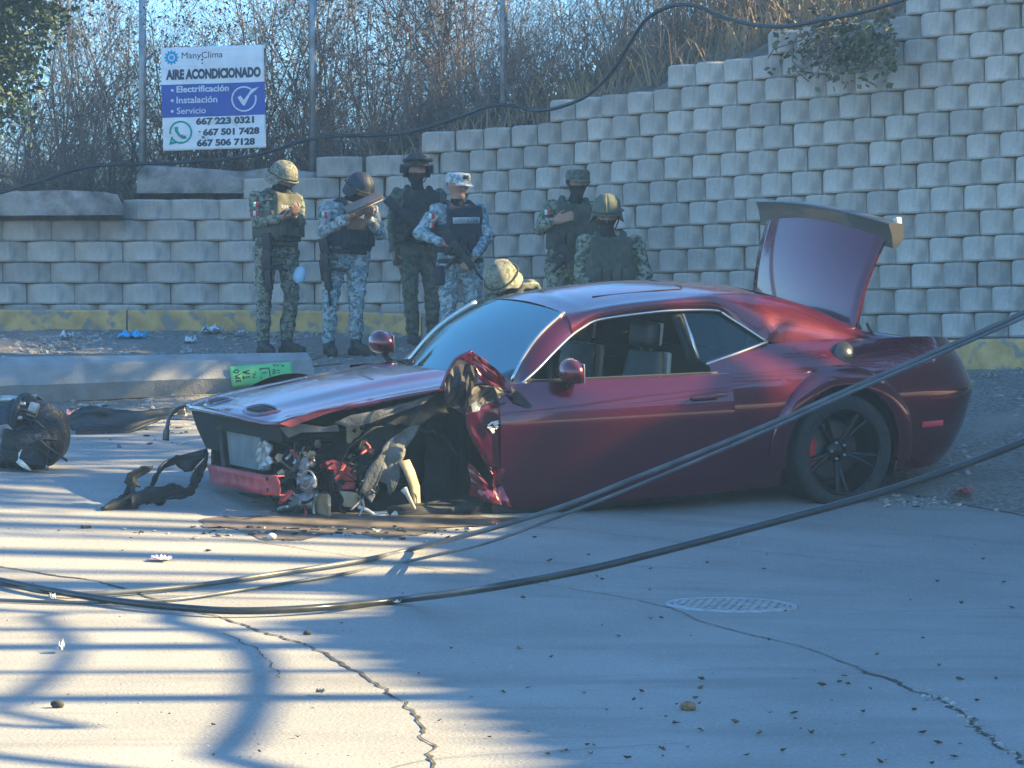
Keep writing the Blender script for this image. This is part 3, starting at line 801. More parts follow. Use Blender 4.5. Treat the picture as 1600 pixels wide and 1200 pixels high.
scatter_stones('road_grit', 500, lambda rs_: (lambda p: (p.x, p.y, p.z))(G(rs_.uniform(0, 1600), rs_.uniform(690, 1195))), .002, .007, stone_mat, 33, kind='stuff', label='fine grit scattered all over the concrete road', category='grit')

# dry leaves and seed pods
leaf_brown = mat('leaf_brown', (0.085, 0.06, 0.035), 0.9, var=0.5, scale=20)
lm = MB(); rs = np.random.RandomState(41)
for k in range(115):
    px = rs.uniform(760, 1600) if k % 5 else rs.uniform(0, 760); py = 830 + 370 * rs.rand() ** 0.8
    if px < 1420 and 760 < px and py < 850: py += 60
    c = G(px, py); s = rs.uniform(.007, .018) * (1.1 if px > 800 else .8); a = rs.rand() * 6.28
    pts = [c + Vector((s * math.cos(a + i * 1.26) * rs.uniform(.5, 1.2), s * math.sin(a + i * 1.26) * rs.uniform(.5, 1.2), .004 + s * rs.uniform(0, .9))) for i in range(5)]
    lm.put(pts + [c + Vector((0, 0, .003 + s * .1))], [(i, (i + 1) % 5, 5) for i in range(5)])
lm.obj('fallen_leaves', leaf_brown, smooth=False, kind='stuff', label='curled brown leaves scattered over the shaded road', category='leaves')
def pebble(px, py, r, col, label, name='stone'):
    m = MB().ball((0, 0, 0), (r * 1.15, r, r * .8), 2)
    for v in m.v: v *= 1 + .22 * noise.noise(v * 60 + Vector((px, py, 0)))
    o = m.obj(name, mat('pebble_%d' % px, col, .9, var=.3, scale=60), label=label, category='stone'); o.location = G(px, py) + Vector((0, 0, r * .55)); return o
pebble(1075, 1110, .026, (.20, .12, .06), 'round brown clod lying alone on the shaded road')
pebble(424, 842, .024, (.6, .58, .55), 'pale stone at the edge of the dark fluid stain')
pebble(90, 1106, .022, (.03, .03, .03), 'dark pebble on the sunlit road beside the curved shadow')
pebble(480, 992, .016, (.05, .045, .04), 'small dark pebble beside the long curved crack')

# manhole
mh = empty('manhole', G(1143, 946), label='round cast iron manhole cover with a raised brick pattern in the road', category='manhole')
iron = mat('manhole_iron', (0.36, 0.36, 0.36), 0.45, metal=0.35, var=0.25, scale=20)
iron_dark = mat('manhole_recess', (0.03, 0.03, 0.032), 0.8)
c0 = mh.location; e = 0.4
nx = (gz(c0.x + e, c0.y) - gz(c0.x - e, c0.y)) / (2 * e); ny = (gz(c0.x, c0.y + e) - gz(c0.x, c0.y - e)) / (2 * e)
mh.rotation_euler = Vector((-nx, -ny, 1)).to_track_quat('Z', 'Y').to_euler()
MB().lathe([(.325, .001), (.322, .007), (.297, .007), (.294, .003)], 48).obj('frame', iron, mh)
MB().lathe([(.001, .003), (.2935, .003)], 48).obj('cover', iron_dark, mh)
pl = MB()
for j in range(-7, 8):
    for i in range(-6, 7):
        x = i * .048 + (.024 if j % 2 else 0); y = j * .038
        if math.hypot(x, y) < .262: pl.box((x, y, .006), (.034, .022, .006))
pl.obj('raised_pattern', iron, mh, smooth=False, kind='stuff')
MB().lathe([(.27, .0035), (.27, .009), (.29, .009), (.29, .0035)], 48).obj('rim', iron, mh)

# fluid leaked under the wreck
fluid = mat('leaked_fluid', (0.105, 0.085, 0.068), 0.5, var=0.5, scale=7, spec=0.4)
ol = [(322, 822), (345, 828), (400, 838), (450, 843), (520, 836), (600, 838), (660, 831), (730, 826), (790, 820), (820, 812), (760, 806), (600, 800), (440, 803), (330, 806)]
ring = smooth_path([G(a, b) for a, b in ol + ol[:1]], 5)[:-1]; ctr = G(560, 822)
m = MB(); allp = []
for k in range(1, 7):
    allp.append([ (lambda q: Vector((q.x, q.y, gz(q.x, q.y) + .004)))(ctr.lerp(p, k / 6) + (Vector((.05 * noise.noise(p * 7), .22 * noise.noise(p * 4) + .1 * noise.noise(p * 11), 0)) if k == 6 else Vector())) for p in ring])
for r_ in allp: r_.append(r_[0])
m.grid(allp); cc = Vector((ctr.x, ctr.y, gz(ctr.x, ctr.y) + .004)); m.put([cc] + allp[0], [(0, i + 1, i + 2) for i in range(len(allp[0]) - 1)])
m.obj('fluid_puddle', fluid, label='dark brown fluid leaked on the road under the wrecked nose', category='puddle')

# broken bits around the wreck
black_plastic = mat('black_plastic', (0.011, 0.012, 0.014), 0.55, var=0.35, scale=12, bump=0.2, bscale=40)
rs = np.random.RandomState(51); bits = MB(); lightbits = MB()
for k in range(190):
    px = rs.normal(520, 150); py = 824 + abs(rs.normal(0, 10)) if k % 3 else rs.uniform(640, 700)
    if k % 3 == 0: px = rs.uniform(110, 300)
    if k % 7 == 0: px, py = rs.uniform(1380, 1600), rs.uniform(775, 795)
    c = G(px, py); s = rs.uniform(.006, .03)
    (lightbits if rs.rand() < .35 else bits).box(c + Vector((0, 0, s * .25)), (s * rs.uniform(.5, 2), s, s * rs.uniform(.15, .5)), Matrix.Rotation(rs.rand() * 6, 3, 'Z') @ Matrix.Rotation(rs.uniform(-.4, .4), 3, 'X'))
bits.obj('plastic_shards', black_plastic, smooth=False, kind='stuff', label='small black plastic shards strewn round the wrecked nose', category='debris')
lightbits.obj('glass_shards', mat('pale_shards', (.42, .36, .28), .5, var=.4, scale=30), smooth=False, kind='stuff', label='small pale broken bits strewn along the dark fluid stain', category='debris')

# ------------------------------------------------------------------ litter
def litter(name, px, py, w, h, col, label, seed, up=0.03, ground=True, cat='litter'):
    rs = np.random.RandomState(seed); n = 9; c = G(px, py); c.z = max(c.z, (shz(c.x, c.y) if c.y > shoulder_y(c.x) else c.z)); s = FPX / c.y; rows2 = []
    for j in range(n):
        rows2.append([Vector(((i / (n - 1) - .5) * w / s * (1 + .25 * noise.noise(Vector((j, seed, 0)))), (j / (n - 1) - .5) * h / s * 5, .012 + up * abs(noise.noise(Vector((i * .7, j * .7, seed)))) * 2)) for i in range(n)])
    o = MB().grid(rows2).obj(name, mat('litter_%d' % seed, col, .6, var=.15, scale=20), smooth=False, label=label, category=cat); o.location = c; return o
litter('plastic_bag', 207, 537, 46, 7, (.10, .34, .62), 'crumpled blue plastic bag on the gravel shoulder below the wall', 1, .06)
litter('plastic_bag', 143, 518, 15, 8, (.48, .56, .60), 'pale crumpled plastic scrap leaning at the foot of the yellow kerb', 2, .08)
litter('paper_scrap', 105, 536, 18, 6, (.60, .62, .64), 'torn white paper scrap on the gravel near the blue bag', 3, .05)
litter('plastic_bottle', 332, 527, 30, 6, (.55, .60, .64), 'flattened clear plastic bottle on gravel by the kerb', 4, .06)
litter('paper_scrap', 297, 545, 18, 5, (.55, .58, .6), 'crumpled pale wrapper on gravel behind the fallen pole', 5, .05)
litter('paper_scrap', 380, 530, 12, 4, (.55, .58, .6), 'small pale wrapper beside the boots of the soldier with a phone', 6, .03)
litter('plastic_sheet', 300, 518, 46, 8, (.38, .47, .52), 'dull translucent plastic sheet heaped against the kerb', 7, .07)
litter('candy_wrapper', 252, 877, 34, 5, (.62, .42, .50), 'pink and white candy wrapper on the sunlit striped road', 8, .02)
litter('plastic_cup', 82, 940, 8, 8, (.68, .66, .62), 'small white crushed cup beside the fallen cables', 9, .03)
litter('red_fragment', 1505, 783, 28, 8, (.30, .035, .05), 'broken red lens fragment in the gutter behind the car', 10, .03, cat='debris')
litter('foam_cup', 95, 1020, 8, 7, (.66, .64, .60), 'little white foam scrap inside the curved shadow', 11, .03)
litter('paper_scrap', 620, 945, 12, 4, (.5, .42, .3), 'tan paper scrap on the road beside the thick cable', 12, .015)
litter('cardboard_piece', 500, 1087, 13, 5, (.34, .24, .15), 'brown cardboard piece at the edge of the shade', 13, .015)

# ------------------------------------------------------------------ torn bumper cover lying in front of the car
def strip(pts, wid, D=None, thick=0.012, twist=0.0, base=None):
    """bent strip through photo pixels; each pt (px, py, height above ground or None)"""
    P3 = [Vector(p) for p in pts]; pth = smooth_path(P3, 6); rows2 = []
    for i, p in enumerate(pth):
        t = (pth[min(i + 1, len(pth) - 1)] - pth[max(i - 1, 0)]).normalized(); sd = t.cross(Vector((0, -1, .35))).normalized()
        w = wid[0] if not hasattr(wid, '__len__') else float(np.interp(i / (len(pth) - 1), np.linspace(0, 1, len(wid)), wid))
        nn = t.cross(sd).normalized()
        rows2.append([p + sd * w * u * .5 + nn * (.18 * w * (1 - u * u)) + Vector((.006 * noise.noise(p * 20 + Vector((u, 0, 0))), .006 * noise.noise(p * 17), .008 * noise.noise(p * 23 + Vector((0, u, 0))))) for u in (-1, -.5, 0, .5, 1)])
    return rows2
D0 = G(240, 800).y
def bp(px, py, dd=0.0): return P(px, py, D0 + dd)
bc_ = empty('bumper_cover', G(240, 805), label='torn black front bumper cover lying on the road beside the nose', category='bumper')
def rel(rows2, e): return [[p - e.location for p in r_] for r_ in rows2]
def crumple(name, pts, thick, matr, parent, amp=.02, sub=3, seed=1, smooth=False, **props):
    """crumpled sheet from a fan of 3-D points (outline), subdivided and creased"""
    bm = bmesh.new(); vv = [bm.verts.new(p) for p in pts]; bm.faces.new(vv); bm.normal_update(); bmesh.ops.triangulate(bm, faces=bm.faces[:], ngon_method='EAR_CLIP')
    bmesh.ops.subdivide_edges(bm, edges=bm.edges[:], cuts=sub, use_grid_fill=True)
    nrm = Vector((0, 0, 0))
    for f in bm.faces: nrm += f.normal * f.calc_area()
    nrm.normalize()
    for v in bm.verts:
        v.co += nrm * amp * (noise.noise(v.co * 9 + Vector((seed, 0, 0))) + .5 * noise.noise(v.co * 23 + Vector((0, seed, 0))) + .8 * (abs(noise.noise(v.co * 5 + Vector((0, 0, seed)))) - .3))
    me = bpy.data.meshes.new(name); bm.to_mesh(me); bm.free(); me.materials.append(matr)
    me.polygons.foreach_set('use_smooth', np.full(len(me.polygons), smooth, dtype=bool))
    o = add(name, me, parent, **props); md = o.modifiers.new('solid', 'SOLIDIFY'); md.thickness = thick; return o
def bcp(pts, d0, d1):
    """pixels of the 4x crop at (140, 540); depth runs from d0 at the left to d1 at the right"""
    return [bp(140 + a / 4, 540 + b / 4, lerp(d0, d1, a / 720)) - bc_.location for a, b in pts]
crumple('grille_frame', bcp([(735, 640), (620, 672), (520, 700), (440, 745), (400, 820), (380, 892), (405, 888), (432, 805), (472, 768), (545, 742), (590, 790), (640, 785), (700, 705), (740, 680)], 0, .5), .012, black_plastic, bc_, .03, 3, 51, smooth=True)
crumple('frame_bar', bcp([(405, 748), (330, 758), (250, 798), (212, 850), (235, 872), (212, 945), (255, 935), (290, 880), (330, 885), (300, 838), (380, 785)], 0, .4), .012, black_plastic, bc_, .03, 3, 52, smooth=True)
crumple('bumper_lip', bcp([(60, 1015), (140, 965), (215, 932), (330, 902), (440, 882), (520, 868), (590, 888), (640, 828), (690, 720), (728, 690), (722, 760), (690, 850), (640, 920), (590, 955), (480, 965), (460, 988), (400, 986), (330, 980), (280, 1000), (287, 1038), (240, 1042), (190, 1088), (130, 1080)], -.1, .45), .014, black_plastic, bc_, .035, 3, 53, smooth=True)
crumple('torn_tab', bcp([(250, 940), (300, 930), (320, 960), (280, 1010), (250, 1000)], -.12, .3), .01, black_plastic, bc_, .02, 2, 54)
# glossy panel lying behind
gloss = mat('gloss_black', (0.014, 0.015, 0.017), 0.25, var=0.3, scale=5)
pn = empty('torn_trim', G(200, 678), label='long bent black trim panel lying by the fallen pole', category='bumper')
D1 = G(200, 676).y
MB().grid(rel(strip([P(108, 662, D1 - .1), P(140, 652, D1), P(180, 655, D1 + .1), P(220, 652, D1 + .15), P(262, 643, D1 + .3), P(292, 640, D1 + .4)], [.10, .18, .15, .10, .07, .03]), pn)).obj('panel', gloss, pn, solid=.012)
MB().grid(rel(strip([P(118, 676, D1 - .15), P(160, 674, D1 - .1), P(200, 668, D1), P(250, 652, D1 + .2)], [.08, .10, .07, .02]), pn)).obj('lower_lip', black_plastic, pn, solid=.012)
litter('lens_fragment', 112, 652, 16, 9, (.62, .30, .24), 'orange pink broken lamp lens beside the torn-off engine', 14, .05, cat='debris')

# torn-off engine and gearbox at the left edge
eg = empty('engine_assembly', G(45, 733), label='charred torn-off engine and gearbox lying on the road', category='engine')
char = mat('charred_metal', (0.02, 0.021, 0.024), 0.5, metal=0.4, var=0.6, scale=9, bump=0.8, bscale=22, bdist=0.03)
alu = mat('broken_aluminium', (0.36, 0.35, 0.33), 0.45, metal=0.7, var=0.35, scale=14, bump=0.5, bscale=30)
De = eg.location.y
def el(px, py, dd=0): return P(px, py, De + dd) - eg.location
m = MB(); cA = el(-40, 682, .15); cB = el(84, 678, .05); q = (cB - cA).to_track_quat('Z', 'Y').to_matrix().to_4x4(); Ln = (cB - cA).length
prof = [(0, 0), (.19, .0), (.215, .06), (.22, .25), (.235, .28), (.235, .33), (.22, .36), (.215, Ln - .08), (.20, Ln - .02), (.15, Ln + .05), (.12, Ln + .07), (0, Ln + .075)]
m.lathe(prof, 32, Matrix.Translation(cA) @ q)
for v in m.v: v += v.normalized() * (.010 * noise.noise(v * 6) + .004 * noise.noise(v * 17)) if v.length else v
m.obj('casing', char, eg)
rbs = MB()
for k in range(9):
    a = R(-150 + 38 * k); M = Matrix.Translation(cA) @ q @ Matrix.Rotation(a, 4, 'Z'); rbs.box((0, 0, 0), (.02, .02, .02)) if False else None
    rbs.put([M @ Vector(p) for p in [(.20, -.008, .38), (.245, -.008, .42), (.245, -.008, Ln - .12), (.20, -.008, Ln - .06), (.20, .008, .38), (.245, .008, .42), (.245, .008, Ln - .12), (.20, .008, Ln - .06)]], [(0, 1, 2, 3), (7, 6, 5, 4), (0, 4, 5, 1), (1, 5, 6, 2), (2, 6, 7, 3), (3, 7, 4, 0)])
rbs.obj('ribs', char, eg, smooth=False, kind='stuff')
crumple('torn_bracket', [el(*p) for p in [(22, 676, -.25), (30, 688, -.27), (36, 700, -.27), (30, 716, -.28), (42, 728, -.28), (48, 736, -.3), (34, 730, -.3), (22, 720, -.27), (27, 708, -.26), (18, 694, -.25)]], .006, mat('bare_metal_pale', (.62, .58, .52), .4, metal=.4, var=.2, scale=20), eg, .012, 2, 3)
MB().tube(smooth_path([el(-20, 628, .1), el(10, 624, .1), el(35, 627, .05), el(44, 632, .0)], 5), .028, 10).obj('pipe', alu, eg)
MB().tube(smooth_path([el(-20, 640, .05), el(12, 636, .05), el(38, 640, 0)], 5), .016, 8).obj('pipe', alu, eg)
MB().box(el(47, 625, -.02), (.07, .07, .06), Matrix.Rotation(.5, 3, 'Y'), bev=.008).obj('mount', black_plastic, eg)
MB().box(el(52, 640, -.12), (.06, .06, .09), Matrix.Rotation(.3, 3, 'Y'), bev=.01).obj('sensor', alu, eg)
MB().box(el(38, 700, -.20), (.30, .16, .22), Matrix.Rotation(.15, 3, 'Y') @ Matrix.Rotation(.2, 3, 'Z'), bev=.03).obj('gear_housing', char, eg)
MB().lathe([(.10, 0), (.262, 0), (.27, .01), (.27, .035), (.262, .045), (.10, .045)], 28, Matrix.Translation(cA.lerp(cB, .62)) @ q).obj('flange', char, eg)
for k in range(14):
    a = 2 * math.pi * k / 14; MB().lathe([(0, .075), (.013, .075), (.015, .07), (.015, .04)], 6, Matrix.Translation(cA.lerp(cB, .62)) @ q @ Matrix.Translation((.25 * math.cos(a), .25 * math.sin(a), 0))).obj('bolt', alu, eg)
for k in range(6):
    a0 = el(rnd.uniform(10, 95), rnd.uniform(640, 700), -.22); MB().tube(smooth_path([a0, a0 + Vector((rnd.uniform(-.1, .1), -.06, rnd.uniform(-.05, .08))), a0 + Vector((rnd.uniform(-.15, .15), -.03, rnd.uniform(-.15, .02)))], 5), rnd.uniform(.006, .012), 6).obj('hose', black_plastic, eg)
crumple('heat_shield', [el(*p) for p in [(-10, 668, -.24), (12, 662, -.26), (22, 672, -.27), (16, 690, -.27), (-10, 694, -.25)]], .004, mat('scorched_foil', (.20, .18, .19), .5, metal=.5, var=.4, scale=12), eg, .03, 3, 8)
MB().tube([el(62, 722, -.2), el(70, 728, -.22), el(74, 733, -.2)], .014, 8).obj('bolt', alu, eg)
# ------------------------------------------------------------------ the wrecked coupe; car axes: X forward from the rear axle, Y left, Z up
def car_frame(th, ph, pi_):
    th, ph, pi_ = R(th), R(ph), R(pi_)
    F = Vector((-math.cos(th), -math.sin(th), 0)); n = Vector((math.sin(th), -math.cos(th), 0)); z = Vector((0, 0, 1))
    U = math.cos(ph) * z + math.sin(ph) * n; L_ = math.cos(ph) * n - math.sin(ph) * z
    return math.cos(pi_) * F + math.sin(pi_) * U, L_, math.cos(pi_) * U - math.sin(pi_) * F
CF, CL, CU = car_frame(27, 4.5, -3.8)
CO = P(1319, 706, 19.92) - CL * .97 - CU * .36
car = empty('red_coupe', CO, label='wrecked dark red two-door muscle car with torn-off nose and raised boot lid', category='car')
car.matrix_world = Matrix(((CF.x, CL.x, CU.x, CO.x), (CF.y, CL.y, CU.y, CO.y), (CF.z, CL.z, CU.z, CO.z), (0, 0, 0, 1)))
def un(px, py, Y=None, X=None):
    d = Vector(((px - 800) / FPX, 1, (600 - py) / FPX)); c = Vector((0, 0, CAMZ))
    if X is None: t = (CO + CL * Y - c).dot(CL) / d.dot(CL)
    else: t = (CO + CF * X - c).dot(CF) / d.dot(CF)
    p = c + d * t - CO; return Vector((p.dot(CF), p.dot(CL), p.dot(CU)))

paint = mat('red_paint', (0.082, 0.0014, 0.016), 0.25, metal=0.6, coat=1.0, var=0.06, scale=3, spec=0.5)
paint_in = mat('red_paint_inner', (0.20, 0.012, 0.02), 0.6, var=0.3, scale=8)
primer_red = mat('red_steel', (0.33, 0.05, 0.055), 0.55, var=0.3, scale=14)
chrome = mat('window_trim', (0.62, 0.58, 0.52), 0.22, metal=0.85)
tyre_m = mat('tyre_rubber', (0.02, 0.021, 0.022), 0.8, var=0.25, scale=20, bump=0.2, bscale=60)
rim_m = mat('rim_dark', (0.022, 0.023, 0.026), 0.3, metal=0.7)
steel = mat('steel_parts', (0.42, 0.42, 0.41), 0.4, metal=0.7, var=0.3, scale=18)
dark = mat('interior_black', (0.006, 0.007, 0.009), 0.8, var=0.3, scale=6)
seat_m = mat('seat_leather', (0.025, 0.026, 0.03), 0.42, var=0.2, scale=8)
seat_sunlit = mat('seat_leather_sunlit', (0.50, 0.46, 0.40), 0.5)  # pale tone paints sunlight onto the backs of the seats
felt = mat('liner_felt', (0.12, 0.118, 0.112), 0.95, var=0.35, scale=10, bump=0.8, bscale=60)
liner = mat('liner_plastic', (0.014, 0.015, 0.018), 0.75, var=0.4, scale=8, bump=0.4, bscale=30)
caliper_m = mat('caliper_red', (0.45, 0.02, 0.03), 0.4)
redlens = mat('red_lens', (0.45, 0.03, 0.06), 0.25)
tan_m = mat('tan_metal', (0.34, 0.265, 0.16), 0.6, var=0.25, scale=12)
white_hose = mat('pale_hose', (0.60, 0.55, 0.45), 0.5, var=0.2, scale=20)
def glass_mat(name, tint, k=0.0):
    m = bpy.data.materials.new(name); m.use_nodes = True; nt = m.node_tree; nt.nodes.clear(); N = nt.nodes.new
    o = N('ShaderNodeOutputMaterial'); mx = N('ShaderNodeMixShader'); tr = N('ShaderNodeBsdfTransparent'); gl = N('ShaderNodeBsdfGlossy'); fr = N('ShaderNodeFresnel')
    tr.inputs[0].default_value = (*tint, 1); gl.inputs['Roughness'].default_value = 0.03; gl.inputs[0].default_value = (.30, .40, .41, 1); fr.inputs[0].default_value = 1.38
    ad = N('ShaderNodeMath'); ad.operation = 'ADD'; ad.inputs[1].default_value = k; ad.use_clamp = True
    nt.links.new(fr.outputs[0], ad.inputs[0]); nt.links.new(ad.outputs[0], mx.inputs[0]); nt.links.new(tr.outputs[0], mx.inputs[1]); nt.links.new(gl.outputs[0], mx.inputs[2]); nt.links.new(mx.outputs[0], o.inputs[0]); return m
glass = glass_mat('tinted_glass', (0.30, 0.36, 0.38))
glass_d = glass_mat('dark_glass', (0.08, 0.10, 0.11))

WZ = [(.10, .80), (.16, .885), (.25, .915), (.40, .94), (.55, .952), (.66, .957), (.725, .954), (.775, .942), (.85, .917), (.93, .875), (.99, .835), (1.05, .775)]
def W(Z): return interp(Z, WZ)
def bodyY(X, Z):
    y = W(Z)
    y += 0.022 * math.exp(-((X - .05) / .55) ** 2) * sstep(.25, .6, Z) * (1 - sstep(.9, 1.05, Z))
    if X > 2.3: y -= 0.03 * (X - 2.3) ** 2
    return y
ZT = [(-1.3, .93), (-1.0, .955), (-.5, 1.03), (0, 1.052), (.40, 1.048), (.87, .985), (.95, .965), (2.3, .93), (3.0, .90), (3.7, .80)]
def zt(X): return interp(X, ZT)
AR, AZ = .425, .365
def columns(Xs, zb, ztop, sgn=1, nv=16, yf=bodyY):
    rows2 = []
    for X in Xs:
        a, b = zb(X), ztop(X); rows2.append([Vector((X, sgn * yf(X, lerp(a, b, j / nv)), lerp(a, b, j / nv))) for j in range(nv + 1)])
    return rows2
def arch(xc): 
    return lambda X: AZ + math.sqrt(max(0.0, AR * AR - (X - xc) ** 2)) if abs(X - xc) <= AR else (.17 if X > xc else .20)
arcX = [AR * math.cos(math.pi * i / 28) for i in range(29)]
def quarter(sgn):
    m = MB(); Xs = list(np.linspace(.90, AR + .0005, 10)); m.grid(columns(Xs, lambda X: .17, zt, sgn), flip=sgn > 0)
    m.grid(columns(arcX, arch(0), zt, sgn), flip=sgn > 0)
    # from the arch round the tail to the centre line
    X0 = -AR - .0005; rows2 = []
    TA = [(.18, .52), (.30, .68), (.45, .77), (.60, .83), (.68, .85), (.75, .81), (.85, .77), (.96, .70)]
    for i in range(23):
        a = math.pi / 2 * i / 22; row = []
        for j in range(17):
            zt_ = lerp(zt(X0), .955, sstep(0, 1, i / 22)); Z = lerp(.20 + .03 * i / 22, zt_, j / 16)
            X = X0 - (interp(Z, TA) - .0) * (math.sin(a) ** (2 / 2.9)); Y = bodyY(X0, Z) * (math.cos(a) ** (2 / 3.4)) if i < 22 else 0.0
            row.append(Vector((X, sgn * Y, Z)))
        rows2.append(row)
    m.grid(rows2, flip=sgn > 0)
    return m, [r_[-1] for r_ in rows2]
mL, rimL = quarter(1); mR, rimR = quarter(-1)
mL.obj('quarter_panel', paint, car, auto=38); mR.obj('quarter_panel', paint, car, auto=38)
# boot opening: flat rim and dark well
inn = MB(); top = [Vector((X, bodyY(X, zt(X)), zt(X))) for X in np.linspace(-.30, -AR, 5)] + rimL
rows2 = [[p, Vector((p.x + (.07 if p.x < -.9 else 0), p.y * .90 - .005, p.z - .006)), Vector((p.x + (.09 if p.x < -.9 else 0), p.y * .87, p.z - .05)), Vector((p.x + (.10 if p.x < -.9 else 0), p.y * .86, .55))] for p in top]
inn.grid(rows2, mi=0); inn.grid([[Vector((v.x, -v.y, v.z)) for v in r_] for r_ in rows2], flip=True)
o = inn.obj('boot_rim', [paint, dark], car)
o.data.polygons.foreach_set('material_index', np.array([1 if o.data.polygons[i].center.z < .9 else 0 for i in range(len(o.data.polygons))], dtype=np.int32))
MB().box((-.60, 0, .55), (.9, 1.5, .02)).obj('boot_floor', dark, car)

# widened arch flares
def flare(xc, sgn):
    m = MB(); rows2 = []
    for i in range(41):
        a = math.pi * (-.06 + 1.12 * i / 40); row = []
        for r_, dy in ((AR - .012, -.02), (AR - .012, .028), (AR + .004, .036), (AR + .05, .033), (AR + .085, .025), (AR + .105, .010), (AR + .112, -.01)):
            X = xc + r_ * math.cos(a); Z = AZ + r_ * math.sin(a) * (1.0 if math.sin(a) > 0 else 1)
            y = bodyY(X, min(Z, .93)); row.append(Vector((X, sgn * (y + dy * (1 - .3 * abs(math.cos(a)) ** 3)), max(Z, .17))))
        rows2.append(row)
    m.grid(rows2, flip=sgn < 0); return m
flare(0, 1).obj('arch_flare', paint, car, auto=45); flare(0, -1).obj('arch_flare', paint, car, auto=45); flare(2.95, -1).obj('arch_flare', paint, car, auto=45)
# wheel houses (dark inside the arches)
def wheelhouse(xc, sgn, name='wheel_house', y0=.38):
    m = MB(); rows2 = []
    for i in range(25):
        a = math.pi * (-.15 + 1.3 * i / 24); X = xc + (AR + .015) * math.cos(a); Z = AZ + (AR + .015) * math.sin(a)
        rows2.append([Vector((X, sgn * y, Z)) for y in (.90, y0)])
    m.grid(rows2); m.put([r_[1] for r_ in rows2], [tuple(range(25))]); return m.obj(name, dark, car)
wheelhouse(0, 1); wheelhouse(0, -1); wheelhouse(2.95, -1)
# right side closed door and fender
def rzb(X): return arch(2.95)(X)
m = MB(); m.grid(columns(list(np.linspace(.91, 2.95 - AR - .001, 24)), lambda X: .17, lambda X: .93 if X > .95 else zt(X), -1), flip=False)
m.grid(columns([2.95 - x for x in arcX], rzb, lambda X: zt(X) - .05, -1)); m.grid(columns(list(np.linspace(2.95 + AR + .001, 3.52, 8)), lambda X: .52, lambda X: zt(X) - .06, -1))
m.obj('right_side', paint, car, auto=38)
# sill
rows2 = [[Vector((X, y, z)) for y, z in ((.80, .12), (.885, .13), (.905, .175), (.90, .225), (.84, .235), (.70, .235))] for X in (.91, 1.3, 1.6, 2.2, 2.42)]
MB().grid(rows2, flip=True).obj('sill', black_plastic, car)

# ---- greenhouse
def ywin(Z): return .86 - (Z - .93) * .68
def wl(px, py):
    Y = .7
    for _ in range(4): p = un(px, py, Y=Y); Y = ywin(p.z)
    return un(px, py, Y=Y)
WL = [wl(*p) for p in [(815, 598), (840, 575), (862, 552), (890, 525), (910, 511), (932, 500), (990, 491), (1052, 485), (1117, 485), (1135, 494), (1197, 534)]]
qb = [wl(*p) for p in [(1197, 534), (1150, 552), (1102, 569)]]
bpil = [wl(*p) for p in [(1065, 491), (1078, 525), (1089, 560)]]
RAIL = [(-.38, 1.07), (0, 1.25), (.35, 1.335), (.70, 1.364), (1.38, 1.342), (1.755, 1.30)]
CEN = [(-.38, 1.095), (-.2, 1.20), (0, 1.302), (.35, 1.388), (.935, 1.432), (1.2, 1.427), (1.62, 1.39), (1.755, 1.35)]
def S0(X):
    """outer lower start of the roof section at X: window top line, then its slanted rear edge, then the shoulder"""
    tip = WL[-1]
    if X > tip.x:
        pts = sorted([(p.x, p.y, p.z) for p in WL]); xs_ = [p[0] for p in pts]
        return Vector((X, float(np.interp(X, xs_, [p[1] for p in pts])) + .012, float(np.interp(X, xs_, [p[2] for p in pts]))))
    z = zt(X); y = bodyY(X, z); k = sstep(tip.x, tip.x - .12, X)
    return Vector((X, lerp(tip.y + .012, y, k), lerp(tip.z, z, k)))
def spl(X, tab):
    xs_ = [a for a, b in tab]; d = .13; return (interp(X - d, tab) + interp(X, tab) * 2 + interp(X + d, tab)) / 4 if tab[0][0] + d < X < tab[-1][0] - d else interp(X, tab)
def section(X, n1=7, n2=9):
    s = S0(X); rz = spl(X, RAIL); cz = spl(X, CEN); ry = .60 - .02 * sstep(.3, -.38, X); r_ = Vector((X, ry, rz)); out = []
    for i in range(n1):
        t = i / n1; p = s.lerp(r_, t); b = .030 * math.sin(math.pi * t) ** .8; p.y += b * .8; p.z += b * .55; out.append(p)
    for i in range(n2 + 1):
        t = i / n2; y = ry * (1 - t); out.append(Vector((X, y, cz - (cz - rz) * (y / ry) ** 2)))
    return out
Xr = list(np.linspace(1.755, .36, 34)); Xb = list(np.linspace(.36, -.38, 22))
roof = MB()
for sgn in (1, -1):
    mir = lambda p: Vector((p.x, p.y * sgn, p.z))
    roof.grid([[mir(p) for p in section(X)] for X in Xr], flip=sgn > 0)
    roof.grid([[mir(p) for p in section(X)[:9]] for X in Xb], flip=sgn > 0)
roof.obj('roof', paint, car, auto=50)
bg_ = MB()
for sgn in (1, -1): bg_.grid([[Vector((p.x, p.y * sgn, p.z - .004)) for p in section(X)[8:]] for X in Xb], flip=sgn > 0)
bg_.obj('rear_window', glass_d, car)
# sunroof panel seam
MB().tube([Vector((x, y, interp(x, CEN) - (interp(x, CEN) - interp(x, RAIL)) * (y / .6) ** 2 + .002)) for x, y in [(1.45, .40), (1.0, .43), (.84, .43), (.80, .38), (.80, 0), (.80, -.38)]], .004, 5).obj('roof_seam', dark, car)
